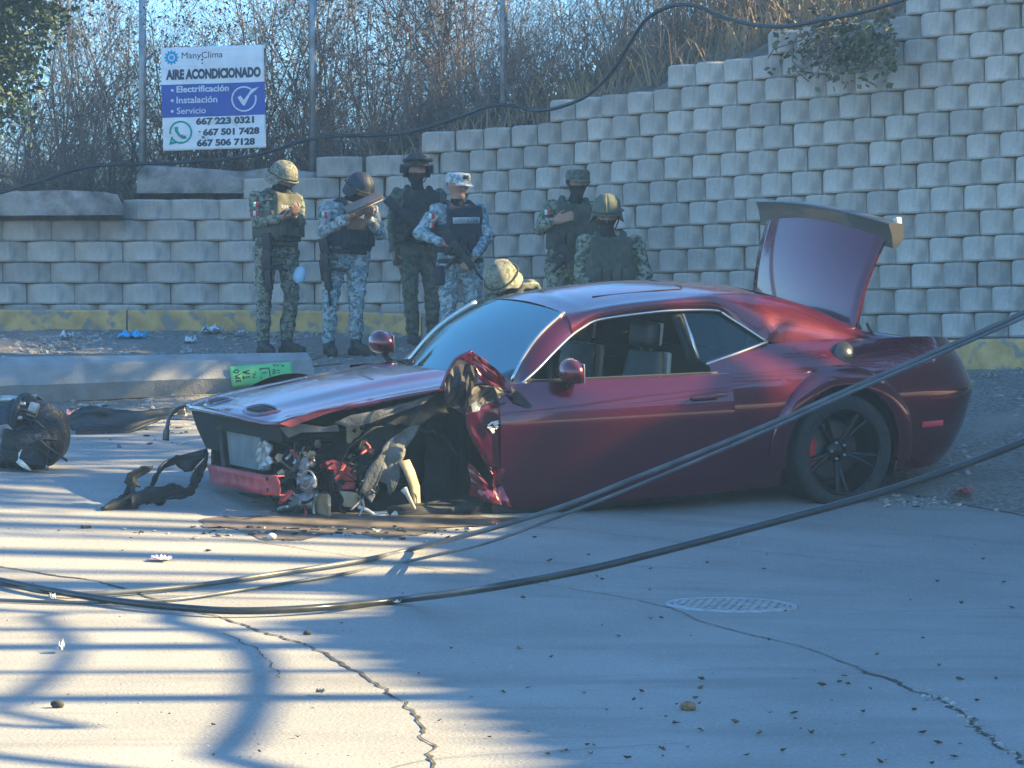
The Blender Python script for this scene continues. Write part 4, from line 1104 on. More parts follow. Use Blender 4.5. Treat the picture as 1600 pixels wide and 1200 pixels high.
# A pillars, windshield
WSB = [Vector((2.19 + .22 * (1 - (u) ** 2), .735 * u, .925 + .02 * (1 - u * u))) for u in np.linspace(1, -1, 17)]
WST = [Vector((1.755 + .045 * (1 - u * u), .60 * u, 1.302 + .045 * (1 - u * u))) for u in np.linspace(1, -1, 17)]
rows2 = [[WSB[i].lerp(WST[i], t) + Vector((.03, 0, .03)) * math.sin(math.pi * t) for i in range(17)] for t in np.linspace(0, 1, 12)]
MB().grid(rows2).obj('windshield', glass, car)
MB().tube([r_[0] + Vector((0, .004, .004)) for r_ in rows2], .012, 6).obj('windshield_seal', chrome, car)
MB().tube([r_[-1] + Vector((0, -.004, .004)) for r_ in rows2], .014, 6).obj('windshield_seal', chrome, car)
def on_glass(px, py):
    best = None; bd = 1e9
    for r_ in ws_rows:
        for p in r_:
            w_ = CO + CF * p.x + CL * p.y + CU * p.z; a = 800 + w_.x / w_.y * FPX; b = 600 - (w_.z - CAMZ) / w_.y * FPX; d = (a - px) ** 2 + (b - py) ** 2
            if d < bd: bd = d; best = p
    return best
ws_rows = [[(WSB[i].lerp(WSB[i + 1], s_)).lerp(WST[i].lerp(WST[i + 1], s_), t) + Vector((.03, 0, .03)) * math.sin(math.pi * t) for i in range(16) for s_ in (0, .25, .5, .75)] for t in np.linspace(0, 1, 60)]
MB().put([on_glass(a, b) + Vector((-.004, 0, -.006)) for a, b in [(800, 499), (828, 496), (827, 517), (798, 519)]], [(0, 1, 2, 3)]).obj('windshield_sticker', mat('sticker_paper', (.62, .60, .52), .7), car, solid=.001)
MB().put([on_glass(a, b) + Vector((-.004, 0, -.006)) for a, b in [(842, 511), (858, 512), (858, 523), (843, 524)]], [(0, 1, 2, 3)]).obj('windshield_sticker', mat('sticker_grey', (.34, .40, .42), .7), car, solid=.001)
wlf = sorted([p for p in WL if p.x > 1.70], key=lambda p: p.x) ; 
apx = np.linspace(0, 1, 12)
for sgn in (1, -1):
    rows3 = []
    for t in apx:
        w_ = WST[0].lerp(WSB[0], t) + Vector((.03, 0, .03)) * math.sin(math.pi * t)
        X = lerp(1.755, WL[0].x, t); o_ = S0(X); mid = (w_ + o_) / 2 + Vector((0, .02, .012)); rows3.append([Vector((p.x, p.y * sgn, p.z)) for p in (o_, mid, w_)])
    MB().grid(rows3, flip=sgn < 0).obj('a_pillar', paint, car)
trim = smooth_path([p + Vector((0, .014, 0)) for p in WL], 5)
MB().tube(trim, .0085, 6).obj('window_trim', chrome, car)
MB().tube(smooth_path([p + Vector((0, .014, 0)) for p in qb], 5), .010, 6).obj('window_trim', chrome, car)
MB().tube([p + Vector((0, .012, 0)) for p in bpil], .011, 6).obj('window_trim', chrome, car)
for sgn in (1, -1):
    poly = [bpil[0], WL[7], WL[8], WL[9], WL[10], qb[1], qb[2], bpil[2]]
    poly = [Vector((p.x, (p.y - .004) * sgn, p.z)) for p in (wl(1069, 490), WL[8], WL[9], WL[10], qb[1], qb[2], bpil[2])]
    MB().put(poly, [tuple(range(len(poly)))]).obj('quarter_window', glass, car)
MB().grid([[p + Vector((.0, -.01, 0)), p + Vector((.06, -.015, 0))] for p in bpil]).obj('b_pillar', dark, car, solid=.02)
poly = [Vector((p.x, -(p.y - .004), p.z)) for p in (WL[0], WL[1], WL[3], WL[5], WL[6], bpil[0], bpil[2], un(947, 592, Y=.86))]
MB().put(poly, [tuple(range(len(poly)))]).obj('right_window', glass, car)

# ---- interior
cab = MB(); cab.box((1.35, 0, .30), (2.2, 1.6, .02)); cab.box((.35, 0, .62), (.03, 1.5, .66)); cab.box((2.32, 0, .55), (.03, 1.5, .68)); cab.box((1.3, -.80, .55), (1.9, .02, .66))
cab.obj('cabin', dark, car, smooth=False)
MB().box((2.10, 0, .84), (.34, 1.42, .16), bev=.05).obj('dashboard', dark, car)
MB().lathe([(.185 + .015 * math.cos(a), .015 * math.sin(a)) for a in np.linspace(0, 2 * math.pi, 9)[:-1]], 28, Matrix.Translation((1.86, .38, .86)) @ Matrix.Rotation(R(68), 4, 'Y'), close=True).obj('steering_wheel', dark, car)
hr = un(1003, 530, Y=.38)
def seat(y, dx=0):
    s = empty('seat'); s.parent = car; s.location = (0, y, 0); x0 = hr.x + dx
    m = MB(); m.box((x0 + .30, 0, .46), (.52, .50, .16), bev=.05); m.obj('cushion', seat_m, s)
    b = MB(); rows3 = []
    for i in range(9):
        t = i / 8; w_ = lerp(.25, .21, t) * (1 - .25 * max(0, t - .8) * 5 * .4); zz = lerp(.45, hr.z - .07, t); xx = lerp(x0 + .10, x0 - .03, t); th = lerp(.085, .06, t)
        rows3.append([Vector((xx + th * math.cos(a) * (1.0), w_ * math.sin(a) * (1 if abs(math.sin(a)) < .99 else 1), zz)) for a in np.linspace(0, 2 * math.pi, 17)])
    b.grid(rows3); b.put(rows3[-1][:-1], [tuple(range(16))]); b.obj('backrest', seat_m, s)
    MB().box((x0 - .02, 0, hr.z + .03), (.10, .26, .17), Matrix.Rotation(R(-8), 3, 'Y'), bev=.04).obj('headrest', seat_m, s)
    MB().box((x0 - .085, 0, hr.z + .03), (.025, .20, .14), Matrix.Rotation(R(-8), 3, 'Y'), bev=.01).obj('headrest_sunlit_back', seat_sunlit, s)
    p = MB(); p.tube([(x0 - .03, .06, hr.z - .10), (x0 - .03, .06, hr.z)], .007, 6); p.tube([(x0 - .03, -.06, hr.z - .10), (x0 - .03, -.06, hr.z)], .007, 6); p.obj('headrest_post', steel, s, kind='stuff')
    MB().box((x0 - .10, 0, hr.z - .19), (.03, .32, .22), Matrix.Rotation(R(-6), 3, 'Y'), bev=.012).obj('backrest_sunlit_shell', seat_sunlit, s)
    return s
seat(.38); seat(-.38, .06)
MB().box((.62, 0, .56), (.40, 1.2, .2), bev=.05).obj('rear_seat', seat_m, car)

MB().box((1.1, 0, .21), (3.0, 1.56, .10)).obj('underbody_light_block', dark, car)  # dark box added to block light and deepen the shade below the sill
MB().box((-.62, 0, .30), (.70, 1.3, .16), bev=.05).obj('rear_underbody', dark, car)
# ---- left door, ajar
HX, HY = 2.372, .925
door = empty('door'); door.parent = car; door.location = (HX, HY, 0); door.rotation_euler = (0, 0, R(-9.5)); DL = 1.475
def dl(p): return Vector((p.x - HX, p.y - HY, p.z))
def dtop(X): return interp(X, [(.8, .918), (1.6, .925), (2.2, .93), (2.40, .925)])
rows2 = columns(list(np.linspace(HX, HX - DL, 26)), lambda X: interp(X, [(.85, .205), (2.4, .185)]), dtop, 1, 20)
m = MB().grid([[dl(p) for p in r_] for r_ in rows2], flip=True)
edge = [dl(p) for p in rows2[-1]]; m.grid([edge, [p + Vector((0, -.055, 0)) for p in edge]], flip=True)
tp = [dl(r_[-1]) for r_ in rows2]; m.grid([tp, [p + Vector((0, -.03, .004)) for p in tp], [p + Vector((0, -.09, 0)) for p in tp]], flip=True)
bt = [dl(r_[0]) for r_ in rows2]; m.grid([bt, [p + Vector((0, -.06, .01)) for p in bt]])
fe = [dl(p) for p in rows2[0]]; m.grid([fe, [p + Vector((0, -.05, 0)) for p in fe]])
m.obj('door_skin', paint, door, auto=32)
MB().grid([[dl(p) + Vector((0, -.085, 0)) for p in r_[1:]] for r_ in rows2]).obj('door_card', dark, door)
MB().tube([p + Vector((0, -.045, .006)) for p in tp[4:-1]], .008, 6).obj('window_seal', mat('seal_black', (.02, .02, .022), .5), door)
hx = HX - DL + .19; hy = bodyY(hx, .79) - HY
MB().box((hx - HX, hy - .004, .772), (.175, .02, .048), bev=.009).obj('handle_recess', dark, door)
MB().box((hx - HX, hy + .018, .792), (.165, .022, .026), bev=.009).obj('handle', paint, door)
mir = empty('mirror'); mir.parent = door; mp_ = un(895, 583, Y=1.04); Mi = Matrix.Rotation(R(9.5), 4, 'Z') @ (mp_ - Vector((HX, HY, 0))); mir.location = Mi
def mirror_parts(e, s):
    bm = bmesh.new(); bmesh.ops.create_uvsphere(bm, u_segments=20, v_segments=14, radius=1)
    for v in bm.verts:
        x, y, z = v.co; x = max(x, -.45); z = z if z > -.75 else -.75
        v.co = (x * .085, y * .115, z * .082 + (.01 if x > 0 else 0))
    MB().bm(bm).obj('mirror_housing', paint, e)
    MB().box((-.042, 0, 0), (.006, .19, .115), bev=.002).obj('mirror_glass', chrome, e)
    MB().tube(smooth_path([(0, -.02 * s, -.05), (.0, -.07 * s, -.085), (.01, -.14 * s, -.10)], 4), [.022] * 9, 8, flat=.6).obj('mirror_arm', dark, e)
mirror_parts(mir, 1)
mir2 = empty('mirror'); mir2.parent = car; mir2.location = un(597, 537, Y=-1.02); mirror_parts(mir2, -1)

# ---- fuel cap, side marker
fc = un(1325, 550, Y=.905); ny_ = Matrix.Rotation(R(-90 + 26), 4, 'X')
MB().lathe([(.0, .022), (.045, .022), (.05, .018), (.066, .018), (.074, .012), (.078, -.01)], 28, Matrix.Translation((fc.x, bodyY(fc.x, .965) - .004, .965)) @ ny_).obj('fuel_cap', mat('fuel_cap', (.05, .055, .06), .3, metal=.8), car)
MB().box((-.68, bodyY(-.4, .49) - .012, .485), (.17, .014, .038), Matrix.Rotation(R(5), 3, 'Z'), bev=.004).obj('side_marker', redlens, car)

# ---- wheels
def wheel(xc, sgn, yout):
    w = empty('wheel'); w.parent = car; w.location = (xc, sgn * yout, .361); w.rotation_euler = (R(-90 * sgn), 0, 0)   # local z points outwards
    tw = .29
    tp_ = [(.262, -.0), (.285, .004), (.315, .012), (.340, .006), (.352, -.012), (.358, -.04), (.361, -.10), (.361, -.20), (.357, -tw + .03), (.345, -tw + .005), (.31, -tw), (.27, -tw + .01)]
    MB().lathe(tp_, 56).obj('tyre', tyre_m, w)
    g = MB()
    g.lathe([(.272, -.012), (.274, .002), (.266, .006), (.258, .002), (.252, -.02), (.245, -.06), (.235, -.20)], 48)
    rimo = g.obj('rim', rim_m, w)
    sp_ = MB()
    for k in range(5):
        for off in (-.13, .13):
            a = 2 * math.pi * k / 5 + .3; r0, r1 = .055, .255; a1 = a + off * 1.15; a0 = a + off * .5; rows3 = []
            for i in range(7):
                t = i / 6; rr = lerp(r0, r1, t); aa = lerp(a0, a1, t); z = lerp(-.085, -.014, t ** .8); hw = lerp(.017, .013, t)
                c = Vector((rr * math.cos(aa), rr * math.sin(aa), z)); sd = Vector((-math.sin(aa), math.cos(aa), 0)) * hw
                rows3.append([c - sd + Vector((0, 0, -.03)), c - sd * .8, c + sd * .8, c + sd + Vector((0, 0, -.03))])
            sp_.grid(rows3, flip=True)
    sp_.obj('spokes', rim_m, rimo, kind='stuff')
    MB().lathe([(.0, -.07), (.03, -.07), (.035, -.075), (.07, -.08), (.075, -.12)], 24).obj('hub', rim_m, rimo)
    lg = MB()
    for k in range(5):
        a = 2 * math.pi * k / 5; lg.lathe([(.0, -.060), (.0075, -.060), (.009, -.066), (.009, -.085)], 8, Matrix.Translation((.052 * math.cos(a), .052 * math.sin(a), 0)))
    lg.obj('lug_nuts', steel, rimo, kind='stuff')
    MB().lathe([(.0, -.15), (.175, -.15), (.185, -.155), (.185, -.175), (.0, -.175)], 36).obj('brake_disc', mat('brake_disc', (.12, .12, .12), .45, metal=.7), w)
    A_ = [R(d) for d in np.linspace(-28, 28, 7)]; cal = MB()
    side = 1 if sgn > 0 else -1
    cal.grid([[Vector((r_ * math.cos(a) * side, r_ * math.sin(a), z)) for a in A_] for r_, z in ((.13, -.14), (.14, -.118), (.20, -.118), (.215, -.14))]); cal.obj('caliper', caliper_m, w)
    return w
wheel(0, 1, .975); wheel(0, -1, .975); wheel(2.95, -1, .955)

# ---- bonnet
def hoodp(u, v):
    """u -1..1 right to left, v 0 at the windshield, 1 at the nose"""
    Xc = 2.24 + .23 * (1 - u * u); Xf = 3.70 + .085 * (1 - u * u); X = lerp(Xc, Xf, v); Y = u * lerp(.765, .75, v)
    Z = lerp(.948, .782, v ** 1.35) + .014 * (1 - u * u)
    b = 1 - sstep(.38, .62, abs(u)); Z += .024 * b * (1 - .75 * v * v); Z -= .03 * sstep(.93, 1, v) * (1 - .5 * v)
    Z -= .016 * math.exp(-((abs(u) - .80) / .10) ** 2) * .5
    dent = .022 * noise.noise(Vector((X * 2.2, Y * 2.2, 1))) * sstep(.3, 1, u * .5 + v * .8)
    return Vector((X, Y, Z + dent * .6 + .03 * max(0, u - .5) * sstep(.5, 1, v)))
N_ = 40
bon = MB().grid([[hoodp(-1 + 2 * i / N_, j / N_) for i in range(N_ + 1)] for j in range(N_ + 1)], flip=True).obj('bonnet', paint, car, solid=.018)
bon.modifiers['solid'].offset = 1 if False else -1
for sg in (-1, 1):
    e = empty('bonnet_scoop'); e.parent = car; u0, v0_ = .45 * sg, .905
    rim_, hole = [], []
    for i in range(28):
        a = 2 * math.pi * i / 28; ca, sa = math.cos(a), math.sin(a); sq = lambda t: math.copysign(abs(t) ** .7, t)
        rim_.append((u0 + .165 * sq(sa), v0_ + .052 * sq(ca)))
    outer = [hoodp(u0 + (u - u0) * 1.16, v0_ + (v - v0_) * 1.22) + Vector((0, 0, .001)) for u, v in rim_]; lipp = [hoodp(u, v) + Vector((0, 0, .014)) for u, v in rim_]; inner = [hoodp(u0 + (u - u0) * .93, v0_ + (v - v0_) * .88) + Vector((0, 0, .006)) for u, v in rim_]
    deep = [hoodp(u0 + (u - u0) * .9, v0_ + (v - v0_) * .82) + Vector((0, 0, .003)) for u, v in rim_]
    q_ = MB().grid([r_ + [r_[0]] for r_ in (outer, lipp, inner)]); q_.obj('scoop_rim', paint, e)
    MB().put(deep, [tuple(range(28))]).obj('scoop_mesh', dark, e)
    sl = MB()
    for k in (-.5, 0, .5):
        a_, b_ = hoodp(u0 - .12, v0_ + .03 * k) + Vector((0, 0, .006)), hoodp(u0 + .12, v0_ + .03 * k) + Vector((0, 0, .006)); sl.tube([a_, b_], .005, 4)
    sl.obj('scoop_slats', black_plastic, e, kind='stuff')
# cowl and wipers
MB().grid([[WSB[i] + Vector((.0, 0, -.02)) for i in range(17)], [WSB[i] + Vector((.09, 0, -.015)) for i in range(17)]]).obj('cowl', dark, car)
MB().tube([(2.33, -.62, .965), (2.28, -.35, .985), (2.30, -.05, 1.0)], .008, 5).obj('wiper', black_plastic, car)

# ---- boot lid, standing open
bTL, bTR, bBL, bBR = un(1212, 318, Y=-.62), un(1398, 352, Y=.62), Vector((-.36, -.66, 1.06)), un(1338, 522, Y=.66)
lid = empty('boot_lid'); lid.parent = car
rows2 = []
for j in range(15):
    v = j / 14; a, b = bBL.lerp(bTL, v), bBR.lerp(bTR, v); row = []
    for i in range(19):
        u = i / 18; p = a.lerp(b, u); p.x += .050 * (1 - (2 * u - 1) ** 2) + .07 * math.sin(math.pi * v) * .6; p.z += .05 * (1 - (2 * u - 1) ** 2) * v - .06 * (1 - (2 * u - 1) ** 2) * (1 - v); row.append(p)
    rows2.append(row)
MB().grid(rows2, flip=True).obj('lid_skin', paint, lid, solid=.03)
MB().grid([[p + Vector((-.06, 0, 0)) for p in r_[1:-1]] for r_ in rows2[1:-1]]).obj('lid_liner', dark, lid)
spo = []
for i in range(25):
    u = i / 24; uu = 2 * u - 1; a = bTL.lerp(bTR, u); ex = (uu) * .085
    c = a + Vector((.045 * (1 - uu * uu) + .01, ex, .045 * (1 - uu * uu))); n_ = Vector((1, 0, 0)); up = (bTL - bBL).normalized()
    spo.append([c - up * .15 + n_ * .012, c - up * .145 + n_ * .03, c - up * .06 + n_ * .055, c + up * .012 + n_ * .095, c + up * .022 + n_ * .085, c + up * .012 - n_ * .02, c - up * .10 - n_ * .035])
sp2 = MB().grid(spo, flip=True); sp2.put(spo[0], [tuple(range(7))]); sp2.put(spo[-1], [tuple(range(7))[::-1]])
sp2.obj('spoiler', mat('spoiler_black', (.05, .048, .046), .42, coat=.5), lid, auto=50)
lt = un(1403, 352, Y=.66); MB().box(lt, (.04, .045, .10), Matrix.Rotation(R(14), 3, 'X'), bev=.008).obj('spoiler_end', mat('pale_plastic', (.55, .50, .42), .5), lid)
for dy in (.70, .74): MB().tube([(-.34 - (dy - .70) * 1.2, dy, 1.02), (-.31 - (dy - .70), dy - .03, 1.13)], .011, 8).obj('hinge_arm', black_plastic, lid)

# ---- crushed front
def pl_(pts, Y=None, X=None): return [un(a, b, Y=Y, X=X) for a, b in pts]
def slab(name, pts, matr, th=.03, Y=None, X=None, parent=car, **kw):
    p = pl_(pts, Y, X); n = len(p); d = Vector((0, -th, 0)) if X is None else Vector((-th, 0, 0)); q_ = [v + d for v in p]
    f = [tuple(range(n)), tuple(range(2 * n - 1, n - 1, -1))] + [(i, i + n, (i + 1) % n + n, (i + 1) % n) for i in range(n)]
    return MB().put(p + q_, f).obj(name, matr, parent, smooth=False, **kw)
bay = MB(); bay.box((2.50, 0, .55), (.05, 1.40, .66)); bay.box((3.0, -.70, .50), (1.1, .03, .60)); bay.box((3.0, 0, .16), (1.2, 1.2, .03)); bay.box((2.95, .05, .50), (.75, .72, .42), bev=.06); bay.box((3.35, .0, .66), (.5, 1.1, .05), bev=.02)
bay.obj('engine_bay', dark, car, smooth=False)
rad = slab('radiator', [(342, 668), (398, 678), (407, 684), (412, 736), (352, 724)], mat('radiator_core', (.21, .215, .22), .6, metal=.4, var=.2, scale=5, bump=.6, bscale=200), .05, X=3.60)
slab('radiator_frame', [(338, 666), (345, 664), (352, 728), (346, 728)], black_plastic, .07, X=3.63)
bm_pts_t = [(322, 727), (345, 731), (375, 737), (405, 743), (432, 744)]; bm_pts_b = [(326, 757), (350, 760), (380, 766), (410, 773), (436, 775)]
Xs_ = [3.74, 3.80, 3.82, 3.81, 3.76]; rows2 = []
for k in range(5):
    a, b = un(*bm_pts_t[k], X=Xs_[k]), un(*bm_pts_b[k], X=Xs_[k]); n_ = Vector((.05, 0, 0))
    rows2.append([a - n_, a, a.lerp(b, .3) - n_ * .25, a.lerp(b, .7) - n_ * .25, b, b - n_])
beam = MB().grid([[Vector(q_) for q_ in r_] for r_ in rows2]).obj('bumper_beam', primer_red, car, solid=.006)
for (a, b) in [(371, 741), (400, 747), (416, 748), (401, 765), (417, 766), (371, 760)]:
    c = un(a, b, X=3.79); MB().lathe([(.0, .0), (.012, .0), (.013, -.004)], 12, Matrix.Translation(c) @ Matrix.Rotation(R(90), 4, 'Y')).obj('beam_hole', dark, beam)
slab('lower_grille', [(335, 765), (440, 782), (445, 818), (392, 822), (350, 815), (330, 790)], black_plastic, .05, X=3.62)
slab('nose_void_sheet', [(296, 634), (440, 668), (440, 690), (345, 672), (340, 705), (322, 700), (308, 670)], dark, .05, X=3.63)  # dark sheet standing in for the unlit void under the bonnet front
crumple('bonnet_corner', pl_([(437, 662), (456, 668), (470, 661), (530, 640), (560, 630), (500, 641), (470, 650)], Y=.77), .006, primer_red, car, .012, 2, 5)
MB().tube(smooth_path(pl_([(303, 632), (280, 637), (266, 650), (261, 668), (259, 688)], Y=-.78), 5), [.018] * 16 + [.03] * 5, 8, flat=.5).obj('trim_strip', gloss, car)
slab('lamp_bracket', [(440, 668), (470, 662), (510, 668), (528, 664), (530, 674), (470, 676), (452, 684)], felt, .03, Y=.70)
# wheel well of the missing front wheel
wl_ = MB(); rows2 = []
for i in range(31):
    a = math.pi * (-.12 + 1.0 * i / 30); row = []
    for k in range(9):
        y = lerp(.74, .30, k / 8); p = Vector((2.93 + (AR + .02) * math.cos(a), y, AZ + (AR - .02) * math.sin(a))); n_ = Vector((math.cos(a), 0, math.sin(a)))
        row.append(p + n_ * (.07 * noise.noise(p * 5) + .035 * noise.noise(p * 13) - .03) + Vector((0, .05 * noise.noise(p * 7), 0)))
    rows2.append(row)
wl_.grid(rows2).obj('wheel_house', liner, car, solid=.005)
slab('inner_panel', [(560, 640), (700, 606), (738, 640), (738, 792), (660, 806), (560, 800), (540, 740)], liner, .02, Y=.30)
MB().box((3.05, .52, .26), (.5, .3, .1), Matrix.Rotation(R(8), 3, 'Y'), bev=.02).obj('subframe', dark, car)
crumple('liner_sheet', pl_([(556, 700), (566, 676), (592, 655), (620, 644), (660, 628), (700, 610), (735, 612), (732, 640), (690, 650), (655, 664), (628, 678), (604, 700), (580, 738), (566, 768), (552, 772), (560, 740)], Y=.66), .006, liner, car, .05, 3, 11, smooth=True)
crumple('liner_flap', pl_([(561, 768), (573, 737), (590, 712), (612, 685), (640, 668), (656, 664), (650, 680), (634, 700), (625, 722), (624, 742), (614, 764), (608, 773), (602, 756), (590, 750), (587, 776), (580, 787), (574, 776)], Y=.80), .006, felt, car, .035, 3, 14, smooth=True)
crumple('liner_strip', pl_([(520, 660), (548, 648), (590, 640), (640, 628), (690, 612), (660, 632), (610, 648), (575, 662), (545, 668)], Y=.72), .005, felt, car, .03, 2, 16, smooth=True)
MB().grid([pl_([(626, 720), (634, 735), (644, 760), (649, 790), (655, 804)], Y=.86), pl_([(640, 718), (648, 735), (656, 760), (657, 788), (657, 804)], Y=.82)]).obj('control_arm', tan_m, car, solid=.02)
MB().tube(pl_([(631, 764), (636, 772), (648, 795)], Y=.90), [.022, .014, .009], 8).obj('tie_rod', white_hose, car)
MB().tube(smooth_path(pl_([(560, 792), (575, 798), (588, 806), (604, 807), (619, 803)], Y=.84), 4), [.012] * 8 + [.026] * 9, 8).obj('coolant_hose', white_hose, car)
slab('body_bracket', [(542, 664), (560, 661), (576, 664), (568, 680), (548, 694), (543, 692)], tan_m, .02, Y=.62)
for a, b in ((554, 673), (566, 669)): MB().lathe([(0, 0), (.012, 0), (.013, -.01)], 10, Matrix.Translation(un(a, b, Y=.625)) @ Matrix.Rotation(R(-90), 4, 'X')).obj('bracket_hole', dark, car)
crumple('frame_rail', pl_([(519, 732), (535, 727), (552, 731), (556, 745), (552, 764), (524, 766), (520, 748)], Y=.70), .02, primer_red, car, .03, 2, 21)
crumple('rail_end', pl_([(506, 722), (520, 718), (540, 724), (535, 732), (510, 733)], Y=.72), .012, primer_red, car, .02, 2, 22)
slab('red_bracket', [(452, 702), (458, 702), (462, 716), (455, 719)], primer_red, .02, X=3.58)
crumple('torn_duct', pl_([(405, 692), (420, 688), (428, 697), (424, 712), (430, 722), (424, 732), (410, 735), (403, 720)], X=3.66), .012, mat('pale_cast_metal', (.30, .29, .27), .45, metal=.4, var=.3, scale=16), car, .035, 2, 24)
crumple('broken_mount', pl_([(470, 722), (478, 714), (486, 728), (482, 742), (472, 746), (466, 736)], X=3.55), .015, mat('pale_cast_metal', (.58, .56, .50)), car, .03, 2, 25)
crumple('broken_housing', pl_([(466, 746), (482, 742), (496, 748), (494, 762), (484, 770), (470, 764)], X=3.55), .012, steel, car, .03, 2, 26)
slab('radiator_support', [(441, 772), (459, 778), (463, 816), (446, 817)], mat('grey_painted_steel', (.22, .22, .215), .6, var=.3, scale=14), .03, X=3.58)
slab('radiator_support', [(466, 790), (474, 792), (475, 816), (464, 816)], mat('grey_painted_steel', (.22, .22, .215)), .03, X=3.5)
crumple('support_plate', pl_([(494, 770), (512, 772), (522, 790), (520, 806), (508, 818), (496, 818)], X=3.45), .012, tan_m, car, .03, 2, 28)
crumple('support_plate', pl_([(530, 768), (556, 770), (566, 780), (560, 792), (534, 790)], Y=.72), .012, tan_m, car, .03, 2, 29)
pl8 = slab('metal_plate', [(324, 807), (384, 811), (384, 825), (323, 823)], mat('scuffed_plate', (.62, .52, .38), .5, metal=.3, var=.2, scale=14), .03, X=3.72)
MB().lathe([(.018, 0), (.034, 0), (.036, -.03), (.018, -.03)], 18, Matrix.Translation(un(387, 817, X=3.73)) @ Matrix.Rotation(R(90), 4, 'Y'), close=True).obj('bushing', steel, car)
def hose(name, pts, r_, matr, Y=None, X=None): return MB().tube(smooth_path(pl_(pts, Y, X), 6), r_, 7).obj(name, matr, car)
hose('wire', [(470, 752), (474, 740), (484, 736), (492, 748), (486, 758), (478, 764), (470, 760)], .006, steel, X=3.60)
hose('wire', [(490, 745), (500, 736), (512, 728), (520, 724)], .006, black_plastic, X=3.4)
hose('pipe', [(480, 730), (500, 722), (520, 718), (540, 722)], .014, black_plastic, Y=.55)
hose('pipe', [(494, 772), (490, 790), (492, 812)], .010, steel, X=3.5)
hose('hose', [(415, 770), (430, 790), (436, 806), (430, 814)], .016, black_plastic, X=3.66)
hose('hose', [(430, 690), (450, 694), (470, 700), (490, 696)], .022, gloss, X=3.4)
hose('wire', [(530, 770), (536, 782), (530, 796), (540, 802)], .006, black_plastic, Y=.8)
hose('wire', [(566, 780), (568, 792), (562, 806), (572, 812), (584, 810)], .007, steel, Y=.85)
hose('strut_rod', [(425, 800), (440, 794), (450, 792)], .012, steel, X=3.66)
rs = np.random.RandomState(77)
for k in range(110):
    a, b = rs.uniform(425, 610), rs.uniform(690, 814); s = rs.uniform(.008, .032)
    mt = [steel, black_plastic, liner, tan_m, primer_red, char][rs.choice(6, p=[.22, .28, .2, .12, .08, .10])]
    c = un(a, b, Y=rs.uniform(.35, .75))
    nm = ['bolt_head', 'clip', 'bracket', 'connector'][k % 4]
    MB().box(c, (s * rs.uniform(.5, 2.2), s, s * rs.uniform(.6, 2)), Matrix.Rotation(rs.uniform(-1, 1), 3, 'X') @ Matrix.Rotation(rs.uniform(-1, 1), 3, 'Y') @ Matrix.Rotation(rs.uniform(-1, 1), 3, 'Z'), bev=s * .12).obj(nm, mt, car, smooth=False)
for k in range(46):
    a, b = rs.uniform(428, 585), rs.uniform(690, 815); dp = rs.uniform(.38, .80); pts = [(a, b)]
    for i in range(3): pts.append((pts[-1][0] + rs.uniform(-26, 26), pts[-1][1] + rs.uniform(-16, 22)))
    pts = [(p, min(q_, 817)) for p, q_ in pts]
    MB().tube(smooth_path([un(p, q_, Y=dp + rs.uniform(-.06, .06)) for p, q_ in pts], 5), rs.uniform(.003, .013), 6).obj(['wire', 'hose', 'pipe'][k % 3], [black_plastic, liner, steel, black_plastic, felt, primer_red, black_plastic][k % 7], car)
for k in range(44):
    a, b = rs.uniform(430, 600), rs.uniform(685, 810); r0 = rs.uniform(5, 17); n_ = rs.randint(4, 7)
    pts = [(a + r0 * rs.uniform(.5, 1.2) * math.cos(2 * math.pi * i / n_), b + r0 * rs.uniform(.4, 1.0) * math.sin(2 * math.pi * i / n_)) for i in range(n_)]
    Yk = rs.uniform(.36, .76)
    crumple(['torn_plate', 'bracket', 'shield'][k % 3], [un(p, min(q_, 816), Y=Yk + rs.uniform(-.06, .06)) for p, q_ in pts], .006, [liner, black_plastic, steel, char, liner, tan_m, felt, primer_red, black_plastic][k % 9], car, .03, 1, 60 + k)
al = Matrix.Translation(un(478, 785, Y=.62)) @ Matrix.Rotation(R(80), 4, 'Y')
MB().lathe([(.0, .06), (.03, .06), (.05, .055), (.055, .03), (.075, .025), (.08, -.06), (.06, -.08), (.0, -.08)], 22, al).obj('alternator', steel, car)
MB().lathe([(.0, .02), (.05, .02), (.058, .03), (.064, .02), (.064, -.01), (.0, -.01)], 22, Matrix.Translation(un(455, 735, X=3.5)) @ Matrix.Rotation(R(85), 4, 'Y')).obj('pulley', gloss, car)
sp0 = un(618, 700, Y=.50); MB().tube([sp0 + Vector((.055 * math.cos(t), .055 * math.sin(t), -t * .0105)) for t in np.linspace(0, 30, 150)], .008, 6).obj('coil_spring', liner, car)
crumple('liner_sheet', pl_([(640, 640), (690, 620), (728, 650), (732, 700), (728, 770), (700, 800), (668, 806), (660, 760), (668, 700), (650, 670)], Y=.52), .006, liner, car, .07, 3, 91, smooth=True)
crumple('under_tray', pl_([(600, 792), (650, 786), (720, 782), (770, 790), (800, 800), (740, 806), (660, 812), (610, 808)], Y=.86), .008, liner, car, .04, 3, 92, smooth=True)
crumple('under_tray', pl_([(430, 800), (470, 796), (540, 800), (590, 806), (560, 816), (470, 818)], Y=.70), .008, black_plastic, car, .03, 3, 93, smooth=True)
